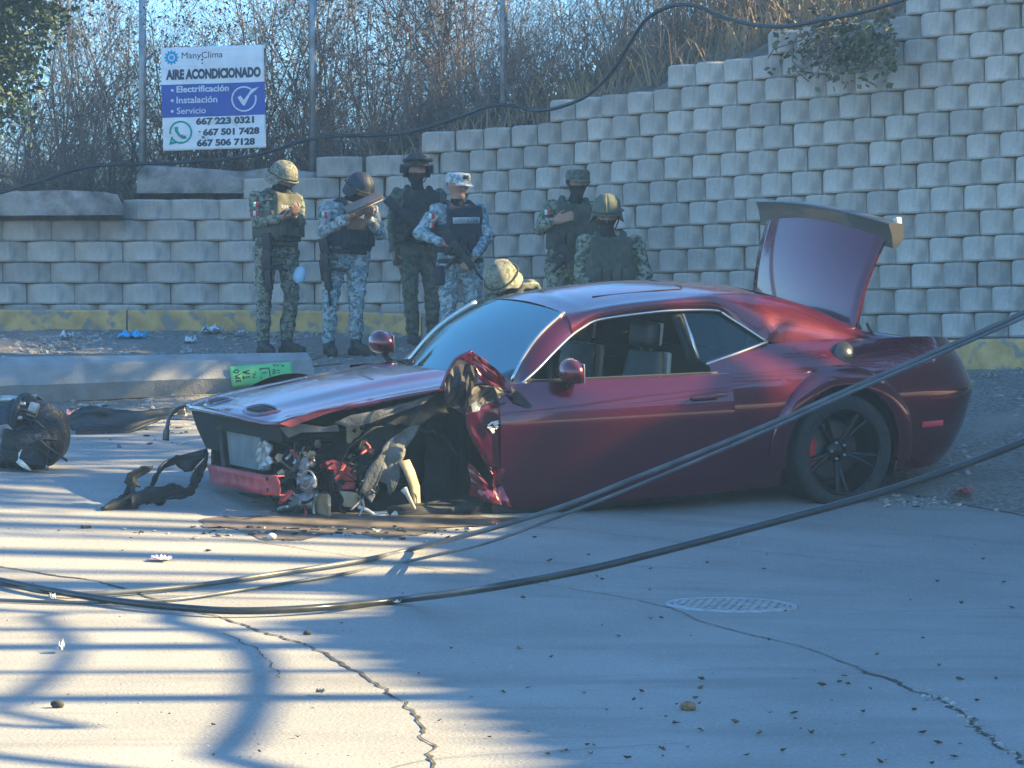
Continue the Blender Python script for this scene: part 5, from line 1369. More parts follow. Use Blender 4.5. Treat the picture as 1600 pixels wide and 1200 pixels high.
# crumpled left fender
fy = .93
MB2 = crumple('fender', pl_([(727, 642), (745, 636), (772, 630), (791, 628), (788, 660), (786, 700), (787, 736), (777, 752), (768, 738), (752, 712), (738, 690), (729, 668)], Y=fy), .004, paint, car, .010, 3, 31, smooth=True)
crumple('fender_skirt', pl_([(768, 735), (787, 730), (788, 760), (797, 792), (780, 788), (756, 782), (734, 773), (736, 752), (731, 722), (738, 728), (748, 742), (770, 768)], Y=fy + .03), .004, paint, car, .045, 3, 33, smooth=False)
crumple('fender_fold', pl_([(712, 560), (737, 549), (752, 558), (778, 580), (804, 603), (797, 613), (775, 606), (757, 598), (748, 592), (744, 575), (730, 566)], Y=fy - .02), .004, paint, car, .035, 3, 35, smooth=False)
crumple('fender_fold', pl_([(689, 606), (700, 580), (713, 560), (733, 566), (745, 578), (746, 594), (735, 612), (728, 632), (727, 650), (712, 640), (700, 632)], Y=fy - .10), .004, mat('fender_inner', (.022, .018, .022), .6, var=.6, scale=9), car, .05, 3, 37, smooth=False)
crumple('torn_edge', pl_([(727, 628), (736, 608), (750, 602), (772, 604), (798, 610), (800, 624), (782, 626), (760, 632), (742, 638), (729, 642)], Y=fy + .01), .004, mat('fender_inner', (.045, .035, .04)), car, .05, 3, 39, smooth=False)
crumple('fender_shard', pl_([(796, 604), (812, 614), (833, 636), (832, 642), (822, 638), (804, 628)], Y=fy + .03), .006, mat('fender_inner', (.045, .035, .04)), car, .012, 1, 41)
crumple('torn_tab', pl_([(735, 632), (744, 626), (752, 634), (748, 642), (738, 644)], Y=fy + .05), .005, steel, car, .02, 1, 43)
hose('fender_edge', [(689, 607), (700, 582), (713, 561), (737, 549)], .010, paint, Y=fy - .03)
bd = MB()
def badge_poly(pts): 
    q_ = [un(680 + a * .15, 540 + b * .15, Y=fy + .022) for a, b in pts]; bd.put(q_, [tuple(range(len(q_)))])
for poly in [[(575, 795), (660, 778), (648, 800), (585, 812)], [(540, 830), (575, 800), (590, 815), (560, 835)], [(600, 812), (668, 800), (650, 822), (605, 830)], [(535, 850), (560, 838), (600, 842), (590, 852), (550, 862)], [(610, 835), (650, 830), (655, 850), (630, 850)], [(560, 868), (600, 858), (625, 860), (612, 885), (618, 905), (595, 915), (580, 890)], [(632, 855), (650, 858), (630, 875)]]: badge_poly(poly)
bd.obj('badge', mat('badge_silver', (.72, .70, .66), .35, metal=.3), car, smooth=False, solid=.004, kind='stuff')
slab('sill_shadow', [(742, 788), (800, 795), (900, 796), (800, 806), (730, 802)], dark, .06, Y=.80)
# ------------------------------------------------------------------ people
def camo(name, cols, scale=16, rough=0.95):
    if name in MAT: return MAT[name]
    m = mat(name, cols[0], rough, bump=0.35, bscale=45, bdist=0.01)
    for i, c in enumerate(cols[1:]): mixin(m, c, scale * (1 + .37 * i), .50 + .02 * i, .53 + .02 * i, 1.0, detail=2.5, stretch=(1, 1, .8 + .25 * i))
    return m
camo_green = camo('camo_green', [(.17, .175, .13), (.085, .105, .07), (.24, .225, .17), (.05, .055, .045)])
camo_dark = camo('camo_dark_green', [(.095, .105, .078), (.055, .068, .05), (.13, .125, .095)])
camo_grey = camo('camo_blue_grey', [(.27, .31, .32), (.16, .20, .22), (.35, .38, .38), (.11, .14, .16)])
vest_olive = mat('vest_olive', (.055, .06, .045), .9, var=.25, scale=20, bump=.3, bscale=80)
vest_tan = mat('vest_brown_green', (.085, .085, .062), .9, var=.3, scale=14, bump=.3, bscale=80)
vest_navy = mat('vest_navy', (.018, .022, .034), .85, var=.25, scale=20, bump=.3, bscale=80)
skin_m = mat('skin', (.30, .165, .11), .6, var=.12, scale=14)
balaclava = mat('balaclava', (.012, .013, .018), .95)
boot_m = mat('boot_leather', (.018, .018, .02), .6, var=.3, scale=20)
gun_m = mat('gunmetal', (.018, .019, .022), .45, metal=.3)
helm_navy = mat('helmet_navy', (.012, .016, .028), .6)
helm_black = mat('helmet_black', (.018, .02, .022), .6)
strap_m = mat('strap', (.03, .032, .028), .9)
hair_m = mat('hair', (.01, .009, .008), .8)
patch_w = mat('patch_white', (.6, .6, .6), .8); patch_r = mat('patch_red', (.45, .04, .05), .8); patch_g = mat('patch_green', (.04, .2, .08), .8)
label_grey = mat('label_grey', (.42, .44, .46), .8)
eye_m = mat('eye_dark', (.012, .01, .01), .3)

def capsule(mb, a, ra, b, rb, n=14, k=4, sx=None):
    a, b = Vector(a), Vector(b); t = b - a; Ln = t.length
    q = t.to_track_quat('Z', 'Y').to_matrix() if Ln > 1e-6 else Matrix.Identity(3)
    rows2 = []
    for i in range(k + 1):
        an = -math.pi / 2 + math.pi / 2 * i / k; rows2.append((ra * math.cos(an), ra * math.sin(an)))
    for i in range(k + 1):
        an = math.pi / 2 * i / k; rows2.append((rb * math.cos(an), Ln + rb * math.sin(an)))
    vs = []; fs = []
    for r_, z in rows2:
        for j in range(n):
            an = 2 * math.pi * j / n; vs.append(a + q @ Vector((max(r_, 1e-4) * math.cos(an), max(r_, 1e-4) * math.sin(an), z)))
    for i in range(len(rows2) - 1):
        for j in range(n): fs.append((i * n + j, i * n + (j + 1) % n, (i + 1) * n + (j + 1) % n, (i + 1) * n + j))
    fs.append(tuple(range(n - 1, -1, -1))); fs.append(tuple((len(rows2) - 1) * n + j for j in range(n)))
    mb.put(vs, fs)
def remesh(mb, voxel, smooth_it=4):
    me = new_mesh('tmp', mb.v, mb.f); o = bpy.data.objects.new('tmp', me); COL.objects.link(o)
    md = o.modifiers.new('r', 'REMESH'); md.mode = 'VOXEL'; md.voxel_size = voxel
    if smooth_it: s_ = o.modifiers.new('s', 'SMOOTH'); s_.factor = .5; s_.iterations = smooth_it
    bpy.context.view_layer.update()
    out = bpy.data.meshes.new_from_object(o.evaluated_get(bpy.context.evaluated_depsgraph_get()))
    COL.objects.unlink(o); bpy.data.objects.remove(o); bpy.data.meshes.remove(me); return out
def nearest_tag(pts, segs):
    best = np.full(len(pts), 1e9); tag = np.zeros(len(pts), dtype=np.int32)
    for a, ra, b, rb, tg in segs:
        a_, b_ = np.array(a[:]), np.array(b[:]); d = b_ - a_; L2 = max(1e-9, d @ d); t = np.clip(((pts - a_) @ d) / L2, 0, 1)
        dist = np.linalg.norm(pts - (a_ + t[:, None] * d), axis=1) - (ra + (rb - ra) * t); w = dist < best; best[w] = dist[w]; tag[w] = tg
    return tag
def hand_segs(wr, direction, palm_n, curl=.5, side=1, spread=1.0, tag=1):
    """palm and five fingers from the wrist; palm_n points out of the palm"""
    d = Vector(direction).normalized(); n = Vector(palm_n); n = (n - d * n.dot(d)).normalized(); s = d.cross(n).normalized() * side
    wr = Vector(wr); out = []
    for k, o in enumerate((-.028, -.009, .010, .028)):
        out.append((wr + s * o * .6, .017, wr + d * .085 + s * o, .0145, tag))
    for k, (o, ln) in enumerate(((-.030, .070), (-.0105, .080), (.010, .074), (.029, .058))):
        b = wr + d * .088 + s * o; d1 = (d * math.cos(curl * .8) + n * math.sin(curl * .8) + s * (k - 1.5) * .07 * spread).normalized(); m_ = b + d1 * ln * .5
        d2 = (d * math.cos(curl * 2.0) + n * math.sin(curl * 2.0) + s * (k - 1.5) * .06 * spread).normalized(); e = m_ + d2 * ln * .5
        out += [(b, .0098, m_, .0088, tag), (m_, .0088, e, .0076, tag)]
    tb_ = wr + d * .025 - s * .034; t1 = tb_ + (d * .6 - s * .55 * spread + n * .35).normalized() * .042; t2 = t1 + (d * .85 - s * .1 + n * .45 * (1 + curl)).normalized() * .034
    out += [(wr + d * .01 - s * .016, .016, tb_, .0135, tag), (tb_, .012, t1, .0105, tag), (t1, .0105, t2, .009, tag)]
    return out

def helmet(parent, c, rot, matr, kind, cover=None):
    """rounded helmet shell with lowered ear sides; kind 'pasgt' has a brim"""
    m = MB(); rows2 = []; n = 32; k = 12
    for i in range(k + 1):
        row = []
        for j in range(n + 1):
            a = 2 * math.pi * j / n; cx, sy = math.cos(a), math.sin(a)   # cx>0 front
            low = -.02 + (-.055 * (1 - max(0, cx)) if cx > 0 else -.06) ; low = lerp(-.005, -.075, sstep(.75, .15, cx)) if kind == 'pasgt' else lerp(.01, -.085, sstep(.7, .2, cx))
            th = math.pi / 2 * (1 - i / k); zf = math.sin(th)
            rx, ry, rz = .142, .124, .142
            if i <= k - 2: p = Vector((rx * math.cos(th) * cx, ry * math.cos(th) * sy, rz * zf))
            else: p = Vector((rx * cx, ry * sy, 0))
            t = i / k
            if t > .6: p.z = lerp(p.z, low, sstep(.6, 1, t)); f_ = 1 + (.09 * sstep(.8, 1, t) if kind == 'pasgt' else -.02 * sstep(.8, 1, t)); p.x *= f_; p.y *= f_
            p += p.normalized() * .004 * noise.noise(p * 30)
            row.append(p)
        rows2.append(row)
    m.grid(rows2, flip=True)
    o = m.obj('helmet', matr, parent, solid=.012); o.modifiers['solid'].offset = -1
    o.location = c; o.rotation_euler = rot
    b = MB(); pts = [Vector((.147 * math.cos(a), .129 * math.sin(a), .012)) for a in np.linspace(0, 2 * math.pi, 33)]
    b.tube(pts, .008, 6, caps=False, flat=.5); bb = b.obj('helmet_band', strap_m, o)
    if kind == 'goggles':
        g_ = MB(); gp_ = [Vector((.150 * math.cos(a) + .012, .134 * math.sin(a), .055 + .02 * math.cos(a))) for a in np.linspace(-1.1, 1.1, 13)]; g_.tube(gp_, [.022] * 13, 8, flat=.8); g_.obj('goggles', gun_m, o)
        MB().box((.155, 0, .03), (.03, .05, .04), bev=.008).obj('mount', gun_m, o)
        for s_ in (-1, 1): MB().box((0.0, s_ * .135, -.01), (.07, .03, .08), bev=.012).obj('ear_cup', gun_m, o)
    if kind == 'pasgt':
        bm_ = MB()
    return o

def person(spec):
    D = spec['D']; s = FPX / D; ox, oy = spec['feet']; base = P(ox, oy, D)
    if spec.get('ground', True): base.z = shz(base.x, base.y) if base.y > shoulder_y(base.x) else gz(base.x, base.y)
    zc = spec.get('dz', 0)
    e = empty('person', base, label=spec['label'], category='person', group='soldiers around the wreck')
    J = {}
    for k, v in spec['j'].items():
        J[k] = Vector(((v[0] - ox) / s, v[2] if len(v) > 2 else 0.0, (oy - v[1]) / s + zc))
    cl = 0; segs = []; A = lambda a, ra, b, rb, tg=0: segs.append((Vector(a), ra, Vector(b), rb, tg))
    hip = (J['hipL'] + J['hipR']) / 2; sh = (J['shL'] + J['shR']) / 2
    ax = (J['shR'] - J['shL']); ax.z = 0; ax.normalize(); fw = Vector(spec['face']).normalized()
    chest = sh.lerp(hip, .32); waist = sh.lerp(hip, .75)
    for sd, sg in (('L', -1), ('R', 1)):
        shj, el, wr = J['sh' + sd], J['el' + sd], J['wr' + sd]
        A(sh.lerp(shj, .3) + Vector((0, 0, -.03)), .085, shj + Vector((0, 0, -.02)), .070)
        A(shj, .064, el, .052); A(el, .051, wr, .037)
        A(sh.lerp(shj, .45) + Vector((0, 0, -.08)), .10, waist + (shj - sh) * .55, .095)
        hj, kn, an = J['hip' + sd], J['kn' + sd], J['an' + sd]
        A(hj, .105, kn, .068); A(kn, .068, an + Vector((0, 0, .06)), .054); A(kn.lerp(an, .25), .066, an + Vector((0, 0, .10)), .058)
        A(waist + (hj - hip) * .6, .10, hj, .115)
    A(chest - fw * .01, .12, waist, .115); A(waist, .115, hip, .12)
    A(sh + Vector((0, 0, -.02)), .075, J['neck'], .058, 2)
    hd = J['head']; hr_ = spec.get('hrot', (0, 0, 0)); Mh = Matrix.Rotation(math.atan2(fw.y, fw.x) + hr_[2], 3, 'Z') @ Matrix.Rotation(hr_[1], 3, 'Y')
    H = lambda x, y, z: hd + Mh @ Vector((x, y, z))
    A(H(-.02, 0, .03), .093, H(.012, 0, .02), .088, 2); A(H(.0, 0, -.03), .075, H(.045, 0, -.075), .042, 2); A(H(.088, 0, .0), .012, H(.104, 0, -.028), .015, 2); A(J['neck'], .056, H(-.01, 0, -.05), .055, 2)
    A(H(.075, -.03, .012), .014, H(.075, .03, .012), .014, 2)
    for sg in (-1, 1): A(H(0, .086 * sg, -.005), .012, H(-.005, .09 * sg, .02), .016, 2)
    for sd, sg in (('L', -1), ('R', 1)):
        hdir, pn, cu = spec['hand' + sd]; segs.extend(hand_segs(J['wr' + sd] + Vector(hdir).normalized() * .03, hdir, pn, cu, sg, tag=1))
        A(J['wr' + sd], .030, J['wr' + sd] + Vector(hdir).normalized() * .04, .026, 1)
    mb = MB()
    for a, ra, b, rb, tg in segs: capsule(mb, a, ra, b, rb, 12 if ra > .02 else 8, 3)
    me = remesh(mb, .0078, 3)
    nv = len(me.vertices); co = np.empty(nv * 3); me.vertices.foreach_get('co', co); co = co.reshape(-1, 3); no = np.empty(nv * 3); me.vertices.foreach_get('normal', no); no = no.reshape(-1, 3)
    tv = nearest_tag(co, segs); sd_ = spec['D'] * 3.1
    for i in np.nonzero(tv == 0)[0]:
        p = Vector(co[i]); f_ = abs(noise.noise(Vector((p.x * 9, p.y * 9, p.z * 15 + sd_)))) + .5 * noise.noise(Vector((p.x * 21, p.y * 21, p.z * 30 + sd_)))
        co[i] += no[i] * (.021 * (f_ - .15))
    me.vertices.foreach_set('co', co.reshape(-1))
    nf = len(me.polygons); fc = np.empty(nf * 3); me.polygons.foreach_get('center', fc); fc = fc.reshape(-1, 3)
    tg = nearest_tag(fc, segs)
    # head: skin, or a balaclava with an eye opening
    Mi = np.array(Mh.inverted()); loc = (fc - np.array(hd[:])) @ Mi.T
    hm = tg == 2
    if spec.get('mask', True):
        eye = hm & (loc[:, 0] > .045) & (loc[:, 2] > spec.get('eye0', -.012)) & (loc[:, 2] < .05); tg[hm] = 2; tg[eye] = 1
    else:
        face = hm & (loc[:, 2] > -.15); tg[face] = 1; tg[hm & (loc[:, 2] > .0) & (loc[:, 0] < -.01)] = 3; tg[hm & (loc[:, 2] < spec.get('collar', -.105))] = 2
    for mm in (spec['cloth'], spec.get('glove', skin_m) if False else skin_m, balaclava, hair_m): me.materials.append(mm)
    me.polygons.foreach_set('material_index', tg.astype(np.int32)); me.polygons.foreach_set('use_smooth', np.ones(nf, dtype=bool))
    body = add('body', me, e)
    for sg in (-1, 1): MB().ball(H(.084, .031 * sg, .012), (.008, .013, .006), 1).obj('eye', eye_m, e)
    # boots
    if spec.get('boots', True):
        for sd in 'LR':
            an = J['an' + sd]; td = Vector(spec.get('toe' + sd, fw)); td.z = 0; td.normalize(); mb = MB()
            capsule(mb, an + Vector((0, 0, .22)), .060, an + Vector((0, 0, .03)), .052); capsule(mb, Vector((an.x, an.y, .045)) - td * .035, .046, Vector((an.x, an.y, .04)) + td * .15, .040); capsule(mb, an, .05, Vector((an.x, an.y, .055)) + td * .10, .045)
            capsule(mb, Vector((an.x, an.y, .02)) - td * .05, .03, Vector((an.x, an.y, .02)) + td * .16, .035)
            b = remesh(mb, .01, 2); b.materials.append(boot_m)
            for v in b.vertices: v.co.z = max(v.co.z, 0.0)
            b.polygons.foreach_set('use_smooth', np.ones(len(b.polygons), dtype=bool)); add('boot', b, e)
    # vest: plates front and back, joined at the sides, with pouches
    up = (sh - hip).normalized(); rt = fw.cross(up).normalized(); vm = spec['vest']
    if vm:
        mb = MB(); R3 = Matrix((fw, -rt, up)).transposed()
        c = sh.lerp(hip, .36)
        mb.box(c + fw * .125, (.055, .33, .42), R3, bev=.022); mb.box(c - fw * .12, (.05, .33, .42), R3, bev=.022)
        for sg in (-1, 1):
            mb.box(c + rt * sg * .175 - up * .06, (.24, .05, .24), R3, bev=.02); mb.tube([c + fw * .12 + rt * sg * .10 + up * .19, sh + rt * sg * .10 + up * .075, c - fw * .11 + rt * sg * .10 + up * .19], .032, 8, flat=.7)
        v_ = remesh(mb, .012, 3); v_.materials.append(vm); v_.polygons.foreach_set('use_smooth', np.ones(len(v_.polygons), dtype=bool)); vo = add('vest', v_, e)
        for k in range(4):
            MB().box(c + fw * .175 + rt * (-.115 + .077 * k) - up * .10, (.045, .066, .13), R3, bev=.010).obj('pouch', vm, vo)
        MB().tube([hip + Vector((0, 0, .06)) + (fw * math.cos(a) * .155 + rt * math.sin(a) * .185) for a in np.linspace(0, 2 * math.pi, 25)], .022, 6, caps=False, flat=1.0).obj('belt', vm if vm is not vest_tan else vest_olive, e)
        MB().box(hip + rt * (-.19) * spec.get('holster', 1) - up * .06, (.12, .06, .17), R3, bev=.02).obj('holster', vest_olive if vm is not vest_navy else vest_navy, e)
        if spec.get('text'):
            t = text_fit(spec['text'], .035, .22, 0.0); t.materials.clear(); t.materials.append(spec.get('textmat', label_grey))
            M = Matrix((rt * -1, up, fw)).transposed()
            if spec.get('plate'): MB().box(c + fw * .158 + up * .085, (.006, .245, .052), R3).obj('name_strip', label_grey, vo)
            for w_ in t.vertices: w_.co = c + fw * (.1625 if spec.get('plate') else .157) + up * .068 + M @ (Vector((w_.co.x - .11, w_.co.y, 0)))
            add('lettering', t, vo)
    if spec.get('flag'):
        sd = spec['flag']; p0 = J['sh' + sd].lerp(J['el' + sd], .28); od = (J['sh' + sd] - sh); od.z = 0; od.normalize(); od = (od * .3 + Vector((0, -1, 0))).normalized(); lx = Vector((0, 0, 1)).cross(od).normalized()
        for dz, cols in ((0, (patch_g, patch_w, patch_r)), (-.075, (patch_r, patch_w, patch_r))):
            for k, cm in enumerate(cols):
                q = p0 + od * .072 + lx * (.022 * (k - 1)) * (1) + Vector((0, 0, dz)); MB().put([q - lx * .011 + Vector((0, 0, -.022)), q + lx * .011 + Vector((0, 0, -.022)), q + lx * .011 + Vector((0, 0, .022)), q - lx * .011 + Vector((0, 0, .022))], [(0, 1, 2, 3)]).obj('flag_patch', cm, e, solid=.004)
    hk = spec['hat']; hc = H(-.008, 0, .045); az = math.atan2(fw.y, fw.x) + hr_[2]
    if hk in ('pasgt', 'goggles', 'plain'):
        o = helmet(e, hc, (0, hr_[1], az), spec['hatmat'], hk)
        for sg in (-1, 1): MB().tube([H(.01, .10 * sg, .0), H(.045, .065 * sg, -.08), H(.06, 0, -.115)], .006, 5).obj('chin_strap', strap_m, e)
    else:
        m = MB(); rows2 = []
        for z, r_ in ((-.012, .106), (.02, .107), (.055, .104), (.070, .092), (.078, .0)): rows2.append([Vector((r_ * 1.1 * math.cos(a), r_ * .95 * math.sin(a), z)) for a in np.linspace(0, 2 * math.pi, 25)])
        m.grid(rows2, flip=False); o = m.obj('cap', spec['hatmat'], e); o.location = hc; o.rotation_euler = (0, hr_[1], az)
        br_ = MB(); rows2 = [[Vector(((.108 + d * (1 - .25 * u * u)) * math.cos(u * .85) + .0, .100 * math.sin(u * .85) * (1 + d * 2), -.008 - d * .35)) for u in np.linspace(-1, 1, 11)] for d in (0, .03, .075)]
        br_.grid(rows2).obj('cap_peak', spec['hatmat'], o, solid=.004)
        if spec.get('capmark'): MB().box((.118, 0, .04), (.004, .05, .03)).obj('cap_badge', vest_navy, o)
    return e, J, base

def rifle(a, b, upv, label, D=None):
    """assault rifle from butt a to muzzle b"""
    a, b, upv = Vector(a), Vector(b), Vector(upv); d = (b - a); L_ = d.length; d.normalize(); s = d.cross(upv).normalized(); u = s.cross(d)
    e = empty('rifle', a, label=label, category='rifle', group='rifles carried by the soldiers'); M = Matrix((d, s, u)).transposed()
    def bx(name, x0, x1, z, h, w, tilt=0): return MB().box(M @ Vector(((x0 + x1) / 2 * L_, 0, z)), ((x1 - x0) * L_, w, h), M @ Matrix.Rotation(tilt, 3, 'Y'), bev=.006).obj(name, gun_m, e)
    bx('stock', 0, .24, -.01, .085, .035, R(4)); bx('receiver', .22, .52, .0, .075, .042); bx('handguard', .50, .76, .005, .055, .045); bx('sight_rail', .30, .62, .05, .022, .02)
    MB().tube([M @ Vector((.74 * L_, 0, .012)), M @ Vector((L_, 0, .012))], .011, 8).obj('barrel', gun_m, e)
    MB().tube(smooth_path([M @ Vector((.46 * L_, 0, -.03)), M @ Vector((.48 * L_, 0, -.11)), M @ Vector((.52 * L_, 0, -.18))], 3), .025, 6, flat=.6).obj('magazine', gun_m, e)
    MB().box(M @ Vector((.30 * L_, 0, -.075)), (.035, .03, .10), M @ Matrix.Rotation(R(-18), 3, 'Y'), bev=.008).obj('grip', gun_m, e)
    return e
def pj(px, py, D, dy=0): return P(px, py, D) + Vector((0, dy, 0))

# 1: soldier in green camouflage looking down at a phone, turned to the right
D1p = 27.7
e1, J1, b1 = person(dict(D=D1p, feet=(432, 554), face=(.80, -.60, 0), hrot=(0, .38, 0), label='soldier in green camouflage and covered helmet looking down at a phone', cloth=camo_green, vest=vest_tan, hat='pasgt', hatmat=camo('camo_cover', [(.17, .165, .12), (.09, .10, .07), (.24, .22, .16)], 22), flag='L', text='EJERCITO', holster=1, toeL=(.5, -.8, 0), toeR=(.9, -.4, 0),
    j=dict(head=(441, 283), neck=(430, 301), shL=(402, 309, -.06), shR=(461, 311, .12), elL=(404, 350, -.10), wrL=(440, 343, -.32), elR=(468, 348, .0), wrR=(462, 336, -.27), hipL=(417, 393, -.02), hipR=(447, 393, .06), knL=(413, 462, -.06), knR=(455, 462, .04), anL=(411, 540, .0), anR=(447, 540, .06)),
    handL=((1, -.25, .15), (0, .2, 1), .5), handR=((.2, -1, .2), (-.6, 0, .7), .7)))
rifle(pj(417, 366, D1p, -.20), pj(427, 482, D1p, -.16), (-1, .4, 0), 'black rifle hanging muzzle down before the soldier with a phone')
ph_ = MB().box((0, 0, 0), (.075, .008, .145), bev=.003).obj('mobile_phone', gun_m, label='dark mobile phone held by the soldier in green camouflage', category='phone'); ph_.location = pj(464, 334, D1p, -.36); ph_.rotation_euler = (R(-60), R(20), R(30))
bag = MB(); rows2 = []
for i in range(9):
    t = i / 8; w_ = .045 * (1 - (2 * t - 1) ** 4) + .012; rows2.append([Vector((w_ * math.cos(a) * (1 + .2 * noise.noise(Vector((t * 5, a, 0)))), .6 * w_ * math.sin(a), -.15 * t)) for a in np.linspace(0, 2 * math.pi, 11)])
bg1 = bag.grid(rows2).obj('plastic_bag', mat('pale_blue_plastic', (.42, .58, .74), .45), label='pale blue plastic bag hanging beside the soldier with a phone', category='bag'); bg1.location = pj(473, 417, D1p, -.05); bg1.rotation_euler = (0, R(18), 0)

# 2: guard in blue-grey camouflage reading a tablet
D2p = 27.6
e2, J2, b2 = person(dict(D=D2p, feet=(538, 549), face=(.72, -.69, 0), hrot=(0, .50, .1), label='guard in blue-grey camouflage and navy helmet reading a brown folder', cloth=camo_grey, vest=vest_navy, hat='plain', hatmat=helm_navy, flag='L', text='GUARDIA', holster=1, eye0=.01, toeL=(.3, -.9, 0), toeR=(.85, -.5, 0),
    j=dict(head=(560, 294), neck=(545, 307), shL=(510, 318, -.04), shR=(579, 318, .10), elL=(507, 356, -.10), wrL=(546, 336, -.34), elR=(594, 360, -.02), wrR=(578, 334, -.30), hipL=(524, 398, 0), hipR=(558, 398, .04), knL=(516, 465, -.04), knR=(557, 465, .0), anL=(514, 537, .0), anR=(556, 535, .05)),
    handL=((.9, -.4, .2), (.1, 0, 1), .4), handR=((.1, -1, .3), (0, .3, 1), .5)))
tbl = empty('folder', pj(571, 321, D2p, -.40), label='brown document folder held open by the guard in the navy helmet', category='folder')
tbl.rotation_euler = (R(-72), R(-25), R(6))
MB().box((0, 0, 0), (.33, .022, .22), bev=.004).obj('cover', mat('folder_brown', (.13, .095, .075), .6, var=.2, scale=20), tbl)
MB().box((0, .016, 0), (.31, .006, .20)).obj('paper', mat('folder_paper', (.45, .44, .42), .9), tbl)
rifle(pj(505, 374, D2p, -.16), pj(520, 478, D2p, -.12), (-1, .4, 0), 'black rifle hanging at the hip of the guard with the folder')

# 3: soldier in dark green with goggles on the helmet
D3p = 28.5
e3, J3, b3 = person(dict(D=D3p, feet=(655, 545), face=(.25, -.97, 0), hrot=(0, .05, -.1), label='soldier in dark green uniform with goggles on a black helmet', cloth=camo_dark, vest=mat('vest_dark', (.028, .032, .03), .9, var=.3, scale=20, bump=.3, bscale=80), hat='goggles', hatmat=helm_black, eye0=-.0, holster=-1,
    j=dict(head=(651, 276), neck=(652, 299), shL=(621, 310, 0), shR=(686, 312, .05), elL=(613, 358, .03), wrL=(615, 395, -.02), elR=(694, 355, -.04), wrR=(680, 378, -.22), hipL=(638, 396, 0), hipR=(668, 396, .03), knL=(642, 465, -.05), knR=(675, 465, .0), anL=(645, 535, .0), anR=(676, 532, .05)),
    handL=((.15, -.2, -1), (.8, .2, 0), .45), handR=((-.6, -.6, .1), (0, .3, -1), .9)))
rifle(pj(606, 312, D3p, -.28), pj(700, 400, D3p, -.26), (.6, 0, .8), 'black rifle slung across the soldier with goggles')

# 4: guard in blue-grey camouflage with a cap, bare face, rifle across the chest
D4p = 27.0
e4, J4, b4 = person(dict(D=D4p, feet=(715, 560), face=(.42, -.90, 0), hrot=(0, .10, .15), label='guard in blue-grey camouflage and peaked cap holding a rifle across the chest', cloth=camo_grey, vest=vest_navy, hat='cap', hatmat=camo('camo_cap', [(.36, .38, .39), (.20, .23, .26), (.44, .46, .47)], 26), mask=False, collar=-.10, text='GUARDIA NACIONAL', textmat=vest_navy, plate=True, capmark=True, flag='L', holster=-1,
    j=dict(head=(716, 283), neck=(714, 306), shL=(684, 320, -.02), shR=(748, 320, .06), elL=(656, 356, -.08), wrL=(690, 372, -.27), elR=(762, 362, -.04), wrR=(742, 392, -.25), hipL=(702, 410, 0), hipR=(736, 410, .04), knL=(701, 478, -.04), knR=(740, 478, .0), anL=(700, 548, .0), anR=(742, 548, .05)),
    handL=((.9, -.3, -.25), (.1, .3, -1), .9), handR=((-.5, -.5, -.6), (.2, .8, 0), .9)))
rifle(pj(696, 362, D4p, -.34), pj(752, 440, D4p, -.30), (.5, -.1, .5), 'black rifle held across the chest of the guard in the cap')

# 5: soldier in a soft cap and balaclava, hand on the chest
D5p = 26.6
e5, J5, b5 = person(dict(D=D5p, feet=(890, 585), face=(.15, -1, 0), hrot=(0, .05, .05), label='soldier in soft cap and balaclava with one hand on the chest', cloth=camo_green, vest=vest_olive, hat='cap', hatmat=camo_dark, flag='L', boots=True, holster=1,
    j=dict(head=(903, 295), neck=(900, 318), shL=(862, 330, 0), shR=(930, 332, .05), elL=(843, 366, -.06), wrL=(863, 357, -.24), elR=(945, 382, 0), wrR=(925, 420, -.1), hipL=(872, 428, 0), hipR=(908, 428, .03), knL=(870, 500, -.04), knR=(908, 500, .0), anL=(868, 573, .0), anR=(908, 573, .05)),
    handL=((.85, -.35, .28), (.3, .9, 0), .12), handR=((.1, -.2, -1), (-.8, 0, 0), .5)))
rifle(pj(866, 366, D5p, -.27), pj(915, 452, D5p, -.24), (.5, -.1, .4), 'black rifle slung low on the soldier in the soft cap')

# 6: soldier in helmet and balaclava close behind the roof
D6p = 24.7
e6, J6, b6 = person(dict(D=D6p, feet=(955, 625), face=(.05, -1, 0), hrot=(0, .22, -.05), label='soldier in green helmet and black balaclava standing close behind the car roof', cloth=camo_green, vest=vest_olive, hat='pasgt', hatmat=mat('helmet_green', (.075, .085, .062), .8, var=.2, scale=10), eye0=-.004, holster=1,
    j=dict(head=(948, 343), neck=(949, 367), shL=(914, 381, 0), shR=(993, 383, .04), elL=(906, 430, -.04), wrL=(930, 468, -.2), elR=(1008, 432, -.02), wrR=(985, 470, -.2), hipL=(934, 478, 0), hipR=(972, 478, .03), knL=(932, 548, -.04), knR=(974, 548, .0), anL=(932, 613, .0), anR=(974, 613, .05)),
    handL=((.3, -.8, .1), (0, .2, -1), .6), handR=((-.3, -.8, .1), (0, .2, -1), .6)))

